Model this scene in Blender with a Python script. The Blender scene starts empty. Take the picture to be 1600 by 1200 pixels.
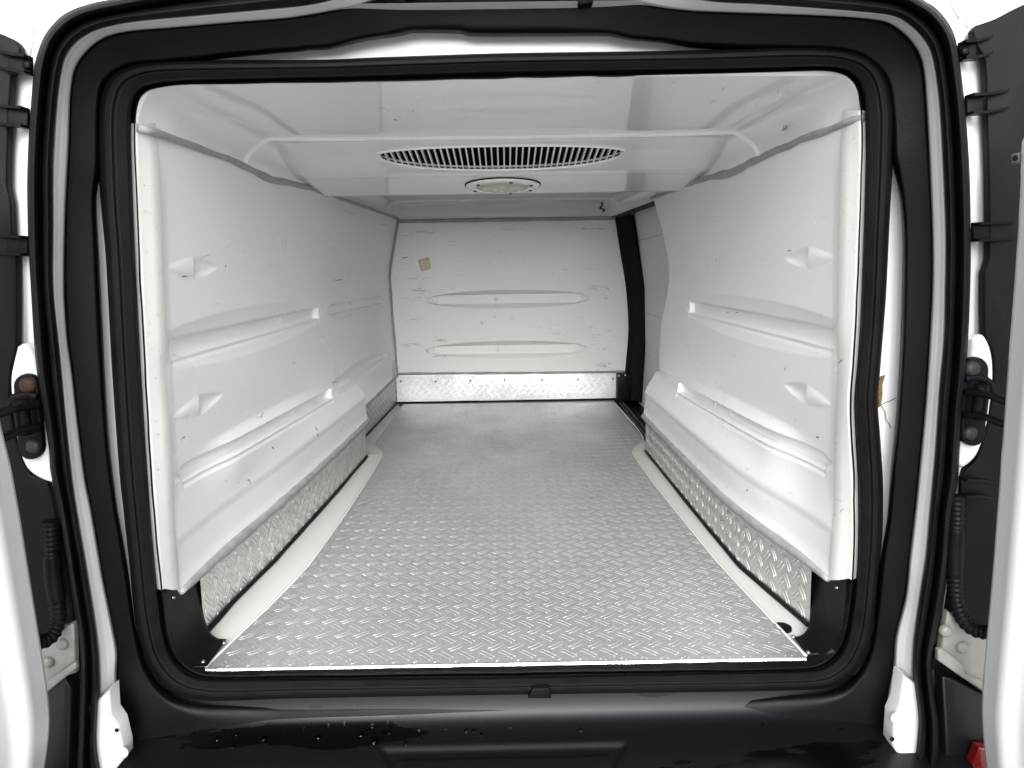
import bpy, math, random
import numpy as np
from mathutils import Matrix
rng = np.random.default_rng(7); random.seed(7)
S = bpy.context.scene

# ------------------------------------------------------------------ camera
# metres; +Y runs into the load bay, the aluminium load floor is z = 0, the ground z = GROUND
F = 1050.0; EYE = np.array([0, 0, .784]); GROUND = -.62
Yc = np.array([-12 / F, 195 / F, -1.0]); Yc /= np.linalg.norm(Yc)
_r = np.array([math.cos(math.radians(.9)), math.sin(math.radians(.9)), 0])
Xc = _r - (_r @ Yc) * Yc; Xc /= np.linalg.norm(Xc); Zc = np.cross(Xc, Yc)
CW = np.stack([Xc, Yc, Zc])
cam = bpy.data.objects.new('camera', bpy.data.cameras.new('camera'))
S.collection.objects.link(cam)
cam.matrix_world = Matrix.Translation(EYE.tolist()) @ Matrix(CW.tolist()).to_4x4()
cam.data.sensor_width = 36; cam.data.lens = 36 * F / 1600
cam.data.clip_start = .02; cam.data.clip_end = 6000
S.camera = cam

# ------------------------------------------------------------------ overcast daylight
SUN_EL, SUN_AZ = 29, 181            # behind the photographer
w = bpy.data.worlds.new('World'); S.world = w; w.use_nodes = True
nt = w.node_tree; bg = nt.nodes['Background']
sky = nt.nodes.new('ShaderNodeTexSky'); sky.sky_type = 'NISHITA'; sky.sun_disc = False
sky.sun_elevation = math.radians(SUN_EL); sky.sun_rotation = math.radians(SUN_AZ)
sky.air_density = 1.0; sky.dust_density = 6.0; sky.ozone_density = 1.0
hs = nt.nodes.new('ShaderNodeHueSaturation'); hs.inputs['Saturation'].default_value = .30
nt.links.new(sky.outputs[0], hs.inputs['Color']); nt.links.new(hs.outputs[0], bg.inputs[0])
bg.inputs[1].default_value = .10
sl = bpy.data.lights.new('sun', 'SUN'); sl.energy = 1.5; sl.angle = math.radians(75); sl.color = (.955, .985, 1)
sun = bpy.data.objects.new('sun', sl); S.collection.objects.link(sun)
az = math.radians(SUN_AZ); el = math.radians(SUN_EL)
sd = np.array([math.sin(az) * math.cos(el), math.cos(az) * math.cos(el), math.sin(el)])
from mathutils import Vector
sun.rotation_euler = Vector((-sd).tolist()).to_track_quat('-Z', 'Y').to_euler()
sun.location = (sd * 20).tolist()
vs = S.view_settings; vs.view_transform = 'Standard'; vs.look = 'None'; vs.gamma = 1
vs.exposure = 1.42
cy = S.cycles; cy.max_bounces = 12; cy.diffuse_bounces = 9; cy.glossy_bounces = 5; cy.transmission_bounces = 8
cy.use_denoising = True; cy.sample_clamp_indirect = 10; cy.caustics_reflective = False; cy.caustics_refractive = False

# ------------------------------------------------------------------ helpers
def ray(u, v): return CW @ np.array([(u - 800) / F, (600 - v) / F, -1.0])
def PY(u, v, Y): d = ray(u, v); return EYE + d * (Y / d[1])
def PZ(u, v, Z): d = ray(u, v); return EYE + d * ((Z - EYE[2]) / d[2])
def PX(u, v, X): d = ray(u, v); return EYE + d * (X / d[0])
def sst(a, b, x):
    t = np.clip((np.asarray(x, float) - a) / (b - a), 0, 1); return t * t * (3 - 2 * t)
def tag(o, label=None, cat=None, group=None, kind=None):
    for k, v in (('label', label), ('category', cat), ('group', group), ('kind', kind)):
        if v: o[k] = v
    return o
def link(name, me, mat, parent=None, label=None, smooth=True):
    me.validate(); me.update()
    if smooth: me.shade_smooth()
    if mat: me.materials.append(mat)
    o = bpy.data.objects.new(name, me); S.collection.objects.link(o)
    if parent is not None: o.parent = parent; o.matrix_parent_inverse = parent.matrix_world.inverted()
    if label: o['label'] = label
    return o
def raw(name, V, Fc, mat, parent=None, label=None, smooth=True):
    me = bpy.data.meshes.new(name)
    me.from_pydata(np.asarray(V, float).tolist(), [], [list(map(int, f)) for f in Fc])
    return link(name, me, mat, parent, label, smooth)
def quads(name, V, Q, mat, parent=None, label=None, smooth=True):
    V = np.ascontiguousarray(V, np.float32); Q = np.ascontiguousarray(Q, np.int32)
    me = bpy.data.meshes.new(name)
    me.vertices.add(len(V)); me.vertices.foreach_set('co', V.ravel())
    me.loops.add(Q.size); me.loops.foreach_set('vertex_index', Q.ravel())
    me.polygons.add(len(Q)); me.polygons.foreach_set('loop_start', np.arange(0, Q.size, 4, dtype=np.int32))
    me.update(calc_edges=True)
    return link(name, me, mat, parent, label, smooth)
def gridq(nr, nc, closed=False):
    r = np.arange(nr - 1)[:, None]; c = np.arange(nc if closed else nc - 1)[None, :]; c2 = (c + 1) % nc
    return np.stack([r * nc + c, r * nc + c2, (r + 1) * nc + c2, (r + 1) * nc + c], -1)
def grid(name, P, mat, parent=None, label=None, closed=False, mask=None, flip=False, smooth=True):
    nr, nc = P.shape[:2]; Q = gridq(nr, nc, closed)
    Q = Q[mask] if mask is not None else Q.reshape(-1, 4)
    if flip: Q = Q[:, ::-1]
    V = P.reshape(-1, 3)
    if mask is not None:
        us, inv = np.unique(Q, return_inverse=True); V = V[us]; Q = inv.reshape(-1, 4)
    return quads(name, V, Q, mat, parent, label, smooth)
def sharp(o, deg=35):
    o.data.set_sharp_from_angle(angle=math.radians(deg)); return o
def dens(pts, step=3.0):
    pts = np.asarray(pts, float); out = []
    n = len(pts)
    for i in range(n - 1):
        p0, p1, p2, p3 = pts[max(i - 1, 0)], pts[i], pts[i + 1], pts[min(i + 2, n - 1)]
        k = max(2, int(np.linalg.norm(p2 - p1) / step)); t = np.linspace(0, 1, k, endpoint=False)[:, None]
        m1 = (p2 - p0) / 2; m2 = (p3 - p1) / 2; L = np.linalg.norm(p2 - p1)
        for m in (m1, m2):
            q = np.linalg.norm(m)
            if q > L: m *= L / q
        out.append((2*t**3 - 3*t**2 + 1) * p1 + (t**3 - 2*t**2 + t) * m1 + (-2*t**3 + 3*t**2) * p2 + (t**3 - t**2) * m2)
    return np.vstack(out + [pts[-1:]])
def tube(name, pts, rad, mat, parent=None, label=None, n=10, squash=None, wob=0.0, caps=True):
    """round (or squashed) tube along 3-D points; squash = (axis, factor)"""
    P = np.asarray(pts, float); T = np.gradient(P, axis=0); T /= np.linalg.norm(T, axis=1)[:, None]
    ref = np.array([0, 0, 1.0]) if abs(T[:, 2]).max() < .9 else np.array([0, 1.0, 0])
    if abs(T @ ref).max() > .97: ref = np.array([1.0, 0, 0])
    A = np.cross(T, ref); A /= np.linalg.norm(A, axis=1)[:, None]; B = np.cross(A, T)
    R = np.broadcast_to(np.asarray(rad, float), (len(P),)).copy()
    if wob: R *= 1 + wob * np.interp(np.arange(len(P)), np.arange(0, len(P) + 6, 3), rng.normal(0, 1, len(np.arange(0, len(P) + 6, 3))))
    a = np.linspace(0, 2 * math.pi, n, endpoint=False)
    off = A[:, None] * np.cos(a)[None, :, None] + B[:, None] * np.sin(a)[None, :, None]
    off *= R[:, None, None]
    if squash: off[..., squash[0]] *= squash[1]
    V = (P[:, None] + off).reshape(-1, 3); m = len(P)
    Q = gridq(m, n, True).reshape(-1, 4).tolist()
    if caps: Q += [list(range(n))[::-1], list(range((m - 1) * n, m * n))]
    return raw(name, V, Q, mat, parent, label)
def box(name, c, s, mat, parent=None, label=None, bev=.0, rot=None):
    """bevelled box: centre, full sizes"""
    import bmesh
    bm = bmesh.new(); bmesh.ops.create_cube(bm, size=1)
    bmesh.ops.scale(bm, vec=s, verts=bm.verts)
    if bev: bmesh.ops.bevel(bm, geom=bm.edges[:], offset=bev, segments=2, affect='EDGES', profile=.6)
    if rot is not None: bmesh.ops.rotate(bm, matrix=rot, verts=bm.verts)
    bmesh.ops.translate(bm, vec=c, verts=bm.verts)
    me = bpy.data.meshes.new(name); bm.to_mesh(me); bm.free()
    return sharp(link(name, me, mat, parent, label), 40)
def slab(name, poly, n, th, mat, parent=None, label=None, bev=0.0):
    """prism: 3-D outline `poly`, extruded by `th` along n, bevelled"""
    import bmesh
    bm = bmesh.new(); poly = np.asarray(poly, float); n = np.asarray(n, float)
    vs_ = [bm.verts.new(p) for p in poly]; f = bm.faces.new(vs_)
    ex = bmesh.ops.extrude_face_region(bm, geom=[f]); nv = [g for g in ex['geom'] if isinstance(g, bmesh.types.BMVert)]
    bmesh.ops.translate(bm, vec=(n * th).tolist(), verts=nv)
    bmesh.ops.recalc_face_normals(bm, faces=bm.faces)
    if bev:
        keep = [e for e in bm.edges if all(v in nv for v in e.verts)]
        bmesh.ops.bevel(bm, geom=keep, offset=bev, segments=3, affect='EDGES', profile=.5)
    me = bpy.data.meshes.new(name); bm.to_mesh(me); bm.free()
    return sharp(link(name, me, mat, parent, label), 40)
def dome(name, c, n, r, h, mat, parent=None, label=None, seg=12):
    """flat-based button head on a surface"""
    n = np.asarray(n, float) / np.linalg.norm(n); a = np.cross(n, [0, 0, 1.0] if abs(n[2]) < .8 else [1.0, 0, 0]); a /= np.linalg.norm(a); b = np.cross(n, a)
    V = []; rows = [(1, -.2), (1, .35), (.8, .8), (.45, 1)]
    th = np.linspace(0, 2 * math.pi, seg, endpoint=False)
    for k, z in rows: V += [np.asarray(c) + r * k * (a * math.cos(t) + b * math.sin(t)) + n * h * z for t in th]
    Q = gridq(4, seg, True).reshape(-1, 4).tolist() + [list(range(3 * seg, 4 * seg))]
    return raw(name, V, Q, mat, parent, label)

# ------------------------------------------------------------------ materials
def mat(name, base, rough=.5, metal=0.0, spec=.5):
    m = bpy.data.materials.new(name); m.use_nodes = True
    b = m.node_tree.nodes['Principled BSDF']
    b.inputs['Base Color'].default_value = (*base, 1); b.inputs['Roughness'].default_value = rough
    b.inputs['Metallic'].default_value = metal; b.inputs['Specular IOR Level'].default_value = spec
    return m, m.node_tree, b
class N:
    """tiny node builder"""
    def __init__(s, nt):
        s.nt = nt; s.co = nt.nodes.new('ShaderNodeTexCoord').outputs['Object']
    def new(s, t): return s.nt.nodes.new(t)
    def map(s, scale, rot=(0, 0, 0), loc=(0, 0, 0)):
        n = s.new('ShaderNodeMapping'); n.inputs['Scale'].default_value = scale; n.inputs['Rotation'].default_value = rot; n.inputs['Location'].default_value = loc
        s.nt.links.new(s.co, n.inputs[0]); return n.outputs[0]
    def noise(s, vec, scale=1, det=3, rough=.5):
        n = s.new('ShaderNodeTexNoise'); n.inputs['Scale'].default_value = scale; n.inputs['Detail'].default_value = det; n.inputs['Roughness'].default_value = rough
        s.nt.links.new(vec, n.inputs['Vector']); return n.outputs['Fac']
    def ramp(s, f, a, b, lo=0.0, hi=1.0):
        n = s.new('ShaderNodeMapRange'); n.inputs[1].default_value = a; n.inputs[2].default_value = b; n.inputs[3].default_value = lo; n.inputs[4].default_value = hi
        s.nt.links.new(f, n.inputs[0]); return n.outputs[0]
    def math(s, op, a, b):
        n = s.new('ShaderNodeMath'); n.operation = op
        for i, x in enumerate((a, b)):
            if isinstance(x, (int, float)): n.inputs[i].default_value = x
            else: s.nt.links.new(x, n.inputs[i])
        return n.outputs[0]
    def mix(s, f, a, b):
        n = s.new('ShaderNodeMix'); n.data_type = 'RGBA'
        if isinstance(f, (int, float)): n.inputs[0].default_value = f
        else: s.nt.links.new(f, n.inputs[0])
        for i, x in ((6, a), (7, b)):
            if isinstance(x, tuple): n.inputs[i].default_value = (*x, 1)
            else: s.nt.links.new(x, n.inputs[i])
        return n.outputs[2]
    def bump(s, h, strength, dist, b):
        n = s.new('ShaderNodeBump'); n.inputs['Strength'].default_value = strength; n.inputs['Distance'].default_value = dist
        s.nt.links.new(h, n.inputs['Height']); s.nt.links.new(n.outputs[0], b.inputs['Normal'])
def scuffs(k, dens_, directions):
    """sum of short thin dark rubs: stretched noise, cut high, inside patches"""
    tot = None
    for i, (sc, rot) in enumerate(directions):
        v = k.noise(k.map(sc, rot, (i * 3.7, i * 1.3, i * 5.1)), 1, 4, .62)
        m = k.ramp(v, .66 - .02 * dens_, .74 - .02 * dens_)
        patch = k.ramp(k.noise(k.map((2.3, 2.3, 2.3), (0, 0, 0), (i * 9.1, 2.2, i)), 1, 2), .50 - .04 * dens_, .68)
        m = k.math('MULTIPLY', m, patch)
        tot = m if tot is None else k.math('MAXIMUM', tot, m)
    return tot
def gelcoat(name, base, rough, dens_, directions, rub=(.30, .30, .28), grime=.10, wave=.012):
    m, nt, b = mat(name, base, rough); k = N(nt)
    sc = scuffs(k, dens_, directions) if directions else None
    blot = k.ramp(k.noise(k.map((2.1, 2.1, 2.9)), 1, 1.5, .5), .2, .9, 0, grime)
    c = k.mix(blot, base, tuple(x * y for x, y in zip(base, (.72, .71, .66))))
    if sc: c = k.mix(k.math('MULTIPLY', sc, .38), c, rub)
    nt.links.new(c, b.inputs['Base Color'])
    r = k.ramp(k.noise(k.map((3, 3, 3)), 1, 1), .1, .9, rough * .8, rough * 1.4)
    nt.links.new(r, b.inputs['Roughness'])
    h = k.math('ADD', k.noise(k.map((4, 4, 4)), 1, 2), k.math('MULTIPLY', k.noise(k.map((260, 260, 260)), 1, 2), .012))
    k.bump(h, wave, .02, b)
    return m
PI = math.pi
HZ = [((5, 5, 330), (0, 0, 0)), ((14, 9, 420), (.12, .1, 0)), ((20, 20, 300), (-.7, -.6, 0))]
DG = [((60, 30, 480), (.7, .5, 0)), ((60, 40, 520), (-.9, .4, 0)), ((9, 8, 500), (.08, .05, 0))]
M_wall = gelcoat('white_gelcoat_wall', (.865, .89, .885), .28, 0, None)
M_bulk = gelcoat('scuffed_white_bulkhead', (.865, .89, .885), .32, 0, None, grime=.12)
M_ceil = gelcoat('glossy_white_ceiling', (.87, .89, .885), .035, 0, None, grime=.04, wave=.004)
M_trimw = gelcoat('worn_white_edge', (.78, .79, .77), .38, 2.6, [((60, 60, 60), (0, 0, 0)), ((90, 60, 35), (.4, 0, 0))], rub=(.26, .24, .22), grime=.22)
M_pan = gelcoat('dirty_white_floor_pan', (.76, .77, .755), .40, 1.6, [((90, 6, 60), (0, 0, .1)), ((60, 20, 60), (0, 0, 0))], grime=.4)
M_sdoor = gelcoat('greyed_white_door_card', (.87, .87, .86), .42, 0, None, grime=.35)
M_body = gelcoat('white_body_paint', (.62, .635, .645), .22, 0, None, grime=.08, wave=.03)
M_door = gelcoat('white_door_paint', (.58, .59, .60), .28, 0, None, grime=.10, wave=.03)
def plain(name, base, rough, metal=0, nscale=30, var=.25, bump=.15, bscale=300):
    m, nt, b = mat(name, base, rough, metal, .11 if max(base) < .02 else .5); k = N(nt)
    f = k.noise(k.map((nscale,) * 3), 1, 5, .6)
    c = k.mix(k.ramp(f, .3, .75), tuple(x * (1 - var) for x in base), tuple(min(1, x * (1 + var)) for x in base))
    nt.links.new(c, b.inputs['Base Color'])
    nt.links.new(k.ramp(f, .3, .75, rough * .8, min(1, rough * 1.25)), b.inputs['Roughness'])
    if bump: k.bump(k.noise(k.map((bscale,) * 3), 1, 2), bump, .002, b)
    return m
M_rub = plain('black_rubber', (.0055, .0055, .0055), .62, nscale=14, var=.35)
M_blk = plain('black_trim_plastic', (.003, .0032, .0034), .42, nscale=9, var=.3)
M_lamp = plain('dark_moulded_plastic', (.0028, .003, .0033), .45, nscale=20, var=.3)
M_brk = plain('black_powder_coated_steel', (.0045, .005, .0058), .42)
M_seal = plain('grey_sealant', (.31, .33, .325), .5, nscale=40, var=.22, bump=.5, bscale=120)
M_caulk = plain('black_caulk', (.010, .010, .010), .5)
M_hole = plain('dark_void', (.006, .006, .006), .9, bump=0)
M_steel = plain('zinc_screw', (.55, .54, .52), .38, 1.0, nscale=400)
M_rust = plain('rusty_bolt', (.055, .026, .015), .75, .3, nscale=300, var=.6, bump=.5)
M_bolt = plain('dull_bolt', (.05, .047, .043), .6, .6, nscale=300, var=.4)
M_cream = plain('bare_white_steel', (.20, .195, .185), .42, nscale=25, var=.15)
M_note = plain('yellowed_paper', (.72, .68, .50), .8, nscale=60, var=.1)
M_orange = plain('orange_sticker', (.75, .36, .03), .5)
M_foam = plain('brown_foam', (.14, .095, .03), .9, nscale=200, var=.5, bump=.6)
M_red = plain('red_lamp_lens', (.16, .008, .010), .15, nscale=60, var=.2, bump=0)
M_lens = plain('frosted_lamp_lens', (.52, .50, .44), .25, nscale=70, var=.12)
M_scuff = plain('black_scuff', (.05, .05, .048), .7, bump=0)
M_faint = plain('faint_grey_scuff', (.50, .50, .48), .5, bump=0)
M_faint2 = plain('grey_rub', (.26, .25, .24), .6, bump=0)
M_ground = plain('wet_concrete', (.42, .42, .41), .5, nscale=3, var=.2, bump=.3, bscale=60)
def alu(nm='tread_plate_aluminium', lo=(.56, .57, .58), hi=(.88, .89, .90), r0=.60, r1=.42):
    m, nt, b = mat(nm, (.8, .8, .8), .4, .93); k = N(nt)
    big = k.noise(k.map((2.2, 1.5, 2.2)), 1, 5, .62); fine = k.noise(k.map((75, 75, 75)), 1, 4, .65)
    f = k.math('ADD', k.math('MULTIPLY', big, .6), k.math('MULTIPLY', fine, .4))
    nt.links.new(k.mix(k.ramp(f, .36, .64), lo, hi), b.inputs['Base Color'])
    nt.links.new(k.ramp(f, .35, .68, r0, r1), b.inputs['Roughness'])
    k.bump(k.math('ADD', fine, k.noise(k.map((14, 14, 14)), 1, 2)), .25, .0016, b)
    return m
M_alu = alu(); M_kick = alu('kick_plate_aluminium', (.58, .57, .555), (.84, .83, .815), .46, .30)
def bumper_mat():
    m, nt, b = mat('wet_black_bumper', (.012, .013, .016), .35, 0, .28); k = N(nt)
    wet = k.ramp(k.noise(k.map((2.2, 9, 3), (0, 0, 0), (3.1, 0, 0)), 1, 5, .55), .535, .55)
    nt.links.new(k.mix(wet, (.0045, .0048, .0058), (.002, .002, .0025)), b.inputs['Base Color'])
    nt.links.new(k.ramp(wet, 0, 1, .38, .10), b.inputs['Roughness'])
    k.bump(k.noise(k.map((700,) * 3), 1, 2), .2, .001, b)
    return m
M_bump = bumper_mat()
M_water, _nt, _b = mat('water', (1, 1, 1), .02); _b.inputs['Transmission Weight'].default_value = 1; _b.inputs['IOR'].default_value = 1.33

# ------------------------------------------------------------------ ground + van root
g = raw('ground', [(-2000, -2000, GROUND), (2000, -2000, GROUND), (2000, 2000, GROUND), (-2000, 2000, GROUND)], [(0, 1, 2, 3)], M_ground, smooth=False)
tag(g, kind='structure')
van = bpy.data.objects.new('refrigerated_van', None); S.collection.objects.link(van)
van.location = (0, 2.4, GROUND); bpy.context.view_layer.update()
tag(van, 'white refrigerated van with open rear doors and aluminium tread plate load floor', 'van')

# ------------------------------------------------------------------ outlines round the rear opening (bottom -> left -> top -> right -> bottom)
L1 = [(790,1049),(600,1052),(450,1054),(330,1055),(290,1040),(266,1003),(256,940),(248,860),(240,760),(230,600),(222,450),(215,300),(212,200),(216,162),(228,144),(255,136),(300,132),(600,127),(786,122),(1000,118),(1200,113),(1290,111),(1322,119),(1338,138),(1344,170),(1345,250),(1340,400),(1336,500),(1331,570),(1327,620),(1329,680),(1333,760),(1333,850),(1328,930),(1318,990),(1300,1024),(1262,1042),(1000,1046),(790,1049)]
L3 = [(790,1086),(600,1089),(450,1092),(320,1095),(268,1080),(233,1042),(213,980),(202,880),(193,800),(187,745),(175,580),(165,400),(156,300),(152,200),(155,150),(172,117),(215,98),(300,94),(500,93),(600,89),(786,83),(1000,80),(1100,78),(1250,72),(1312,75),(1356,88),(1384,115),(1397,160),(1395,250),(1390,350),(1384,470),(1376,570),(1372,630),(1376,690),(1380,760),(1379,830),(1373,900),(1362,995),(1340,1045),(1300,1074),(1200,1080),(1000,1083),(790,1086)]
T1 = [(790,1089),(600,1092),(450,1095),(320,1098),(268,1084),(233,1045),(213,983),(200,890),(190,830),(183,790),(172,700),(165,600),(160,500),(155,400),(151,310),(157,262),(158,180),(166,132),(206,106),(262,101),(330,94),(350,91),(470,81),(480,79),(517,77),(567,65),(628,56),(643,52),(720,53),(734,57),(850,57),(950,57),(983,63),(1032,67),(1045,69),(1083,75),(1143,78),(1240,80),(1306,83),(1350,97),(1380,130),(1390,190),(1392,245),(1399,275),(1407,320),(1410,390),(1408,500),(1405,570),(1400,650),(1393,720),(1386,810),(1378,860),(1373,900),(1362,1000),(1340,1050),(1300,1077),(1200,1084),(1000,1086),(790,1089)]
T2 = [(790,1350),(500,1345),(260,1330),(225,1225),(208,1165),(190,1110),(182,1060),(183,1020),(177,985),(160,900),(143,800),(132,745),(120,650),(112,580),(105,530),(100,450),(102,330),(107,230),(110,150),(118,105),(140,75),(165,58),(200,49),(270,43),(350,36),(450,28),(517,17),(567,7),(620,-14),(700,-30),(786,-32),(880,-30),(940,-16),(983,0),(1017,9),(1083,17),(1250,23),(1330,27),(1383,34),(1410,50),(1433,77),(1443,107),(1448,167),(1452,240),(1457,367),(1457,450),(1453,530),(1448,610),(1440,700),(1430,800),(1422,867),(1415,933),(1400,993),(1396,1040),(1386,1100),(1384,1150),(1360,1220),(1325,1330),(1100,1345),(790,1350)]
So = [(200,1330),(165,1225),(153,1160),(156,1070),(152,1000),(137,900),(120,800),(112,745),(102,650),(93,550),(83,450),(83,350),(83,250),(90,150),(100,93),(117,67),(147,48),(200,35),(300,25),(400,16),(473,9),(517,0),(600,-30),(700,-48),(786,-50),(900,-48),(1000,-28),(1100,0),(1200,7),(1333,17),(1397,25),(1427,43),(1450,70),(1460,100),(1468,160),(1473,240),(1478,367),(1477,450),(1475,530),(1468,610),(1462,700),(1453,800),(1447,867),(1437,933),(1428,1000),(1426,1050),(1429,1083),(1433,1133),(1420,1225),(1385,1330)]
Oo = [(160,1330),(122,1225),(122,1150),(125,1050),(123,1000),(115,950),(100,850),(92,800),(78,735),(76,700),(60,600),(55,560),(48,450),(43,350),(43,250),(53,110),(67,60),(90,30),(113,15),(143,5),(167,0),(300,-28),(500,-55),(786,-70),(1100,-50),(1300,-35),(1410,-18),(1443,0),(1463,13),(1483,37),(1493,60),(1500,100),(1508,167),(1515,267),(1517,400),(1515,483),(1510,583),(1503,650),(1497,750),(1488,800),(1480,900),(1470,967),(1463,1000),(1456,1040),(1462,1100),(1467,1133),(1462,1225),(1425,1330)]
CX, CY = 787, 600
def polar(loop):
    d = dens(loop, 3); dx = d[:, 0] - CX; dy = d[:, 1] - CY
    th = np.unwrap(np.arctan2(-dx, dy)); th -= round((th[len(th) // 2] - PI) / (2 * PI)) * 2 * PI
    o = np.argsort(th); return th[o], np.hypot(dx, dy)[o]
def at_th(loop, TH):
    th, r = polar(loop)
    if th[-1] - th[0] > 6.0: th = np.concatenate([th - 2 * PI, th, th + 2 * PI]); r = np.tile(r, 3)
    R = np.interp(TH, th, r)
    return np.stack([CX - R * np.sin(TH), CY + R * np.cos(TH)], 1)
def ring(name, A, B, prof, mat_, label=None, lo=None, hi=None, n=620, parent=van, jit=0.0, tuck=0.0):
    """moulding swept round the opening: prof = [(t from outline A to B, distance Y)]"""
    closed = lo is None
    TH = np.linspace(0, 2 * PI, n, endpoint=False) if closed else np.linspace(math.radians(lo), math.radians(hi), n)
    a, b = at_th(A, TH), at_th(B, TH)
    if jit:
        s = np.interp(np.arange(n), np.arange(0, n, 7), rng.normal(0, jit, len(np.arange(0, n, 7))))[:, None]; a = a + s; b = b + s
    rows = []
    for t, Y in prof:
        p = a + (b - a) * t; e = np.degrees(np.minimum(TH, 2 * PI - TH)); k_ = tuck * (1 - sst(34, 50, e))
        rows.append([PY(u, v, Y + k) for (u, v), k in zip(p, k_)])
    return grid(name, np.array(rows), mat_, parent, label, closed=closed)
def offs(loop, d):
    l = np.asarray(loop, float); v = l - [CX, CY]; r = np.linalg.norm(v, axis=1)[:, None]
    return l + v / r * d
def prof_curve(keys, n=26):
    k = np.array(keys, float); t = np.linspace(0, 1, n); f = np.linspace(-.2, 1.2, 700); g = np.interp(f, k[:, 0], k[:, 1])
    ker = np.exp(-np.linspace(-2, 2, 31) ** 2); g = np.convolve(np.pad(g, 15, 'edge'), ker / ker.sum(), 'valid')
    return [(x, float(np.interp(x, f, g))) for x in t]

# white body behind, black plastic surround, white stripe, seals
ring('body_flange', offs(L3, -8), T2, [(0, 1.185), (.5, 1.183), (1, 1.17)], M_body, 'white painted body flange showing between the black between the black seals', 56, 304)
ring('opening_trim', T1, T2, prof_curve([(0, 1.174), (.04, 1.148), (.15, 1.137), (.85, 1.121), (.96, 1.118), (1, 1.125)]), M_blk, 'matt black plastic surround of the rear opening', tuck=.016)
ring('body_edge', T2, So, prof_curve([(0, 1.120), (.1, 1.100), (.45, 1.090), (.55, 1.088), (.9, 1.078), (1, 1.080)], 16), M_body, 'narrow white painted edge between black trim and outer seal', 44, 316)
ring('door_seal', So, Oo, prof_curve([(0, 1.080), (.06, 1.050), (.22, 1.034), (.40, 1.040), (.47, 1.062), (.52, 1.064), (.58, 1.036), (.74, 1.018), (.90, 1.026), (1, 1.070)], 34), M_rub, 'outer double bead black rubber door seal', 44, 316)
ring('door_seal', L3, offs(L1, 9), prof_curve([(0, 1.178), (.05, 1.145), (.2, 1.129), (.42, 1.128), (.47, 1.137), (.52, 1.133), (.90, 1.146), (1, 1.175)], 34), M_rub, 'wide ribbed black rubber seal round the load bay')
ring('seal_channel', offs(L1, 10), offs(L1, -1), [(0, 1.20), (.4, 1.205), (.55, 1.180), (.8, 1.172), (1, 1.182)], M_blk, 'black channel between rubber seal and white lining', jit=.4)

# ------------------------------------------------------------------ load bay: lining surfaces
Y0, Y1 = 1.22, 3.70
def lerpY(near, far, z, Y):
    n = np.interp(z, [p[0] for p in near], [p[1] for p in near]); f = np.interp(z, [p[0] for p in far], [p[1] for p in far])
    t = np.clip((Y - Y0) / (Y1 - Y0), 0, 1); return n + (f - n) * t
WN_L = [(.15, .652), (.45, .634), (.69, .619), (1.012, .597)]
WN_R = [(.15, .640), (.45, .622), (.69, .609), (1.012, .592)]
WF = [(.15, .610), (.45, .622), (.70, .628), (.75, .622), (1.005, .567)]
KICK_L = [(1.20, .664), (1.35, .660), (1.47, .654), (1.69, .629), (2.19, .598), (2.64, .577)]
KICK_R = [(1.20, .650), (1.32, .641), (1.60, .592), (1.89, .583), (2.59, .569), (2.66, .568)]
ZB = .157          # lower edge of the white lining
def lens(Y, z, zc, Yc, L, W): 
    q = np.clip(1 - ((Y - Yc) / L) ** 2, 0, 1); wv = np.maximum(W * np.sqrt(q), 1e-4)
    return np.clip(1 - ((z - zc) / wv) ** 2, 0, 1) * np.sqrt(q)
def slot(Y, z, zc, hw, ya, yb, e=.003):
    return sst(-e, e, hw - np.abs(z - zc)) * sst(-e, e, Y - ya) * sst(-e, e, yb - Y)
def rib(Y, z, zc, W, Yc, L, ya, yb, hw=.018):
    d = .011 * lens(Y, z, zc, Yc, L, W)
    s = slot(Y, z, zc, hw, ya, yb, .0026); d = d * (1 - s) + s * .021
    groove = np.exp(-((z - zc + hw + .010) / .004) ** 2) * sst(-.003, .003, Y - ya) * sst(-.003, .003, yb - Y)
    return d + .005 * groove
def nub(Y, z, zc):
    r = np.maximum(.021 * np.clip(1 - (np.abs(Y - 1.362) / .122) ** 1.6, 0, 1), 1e-5)
    p = np.clip(1 - ((z - zc) / r) ** 2, 0, 1) * np.minimum(1, r / .012)
    far = sst(1.358, 1.366, Y); return p * (.0085 * far - .0055 * (1 - far))          # + = recess
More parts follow.
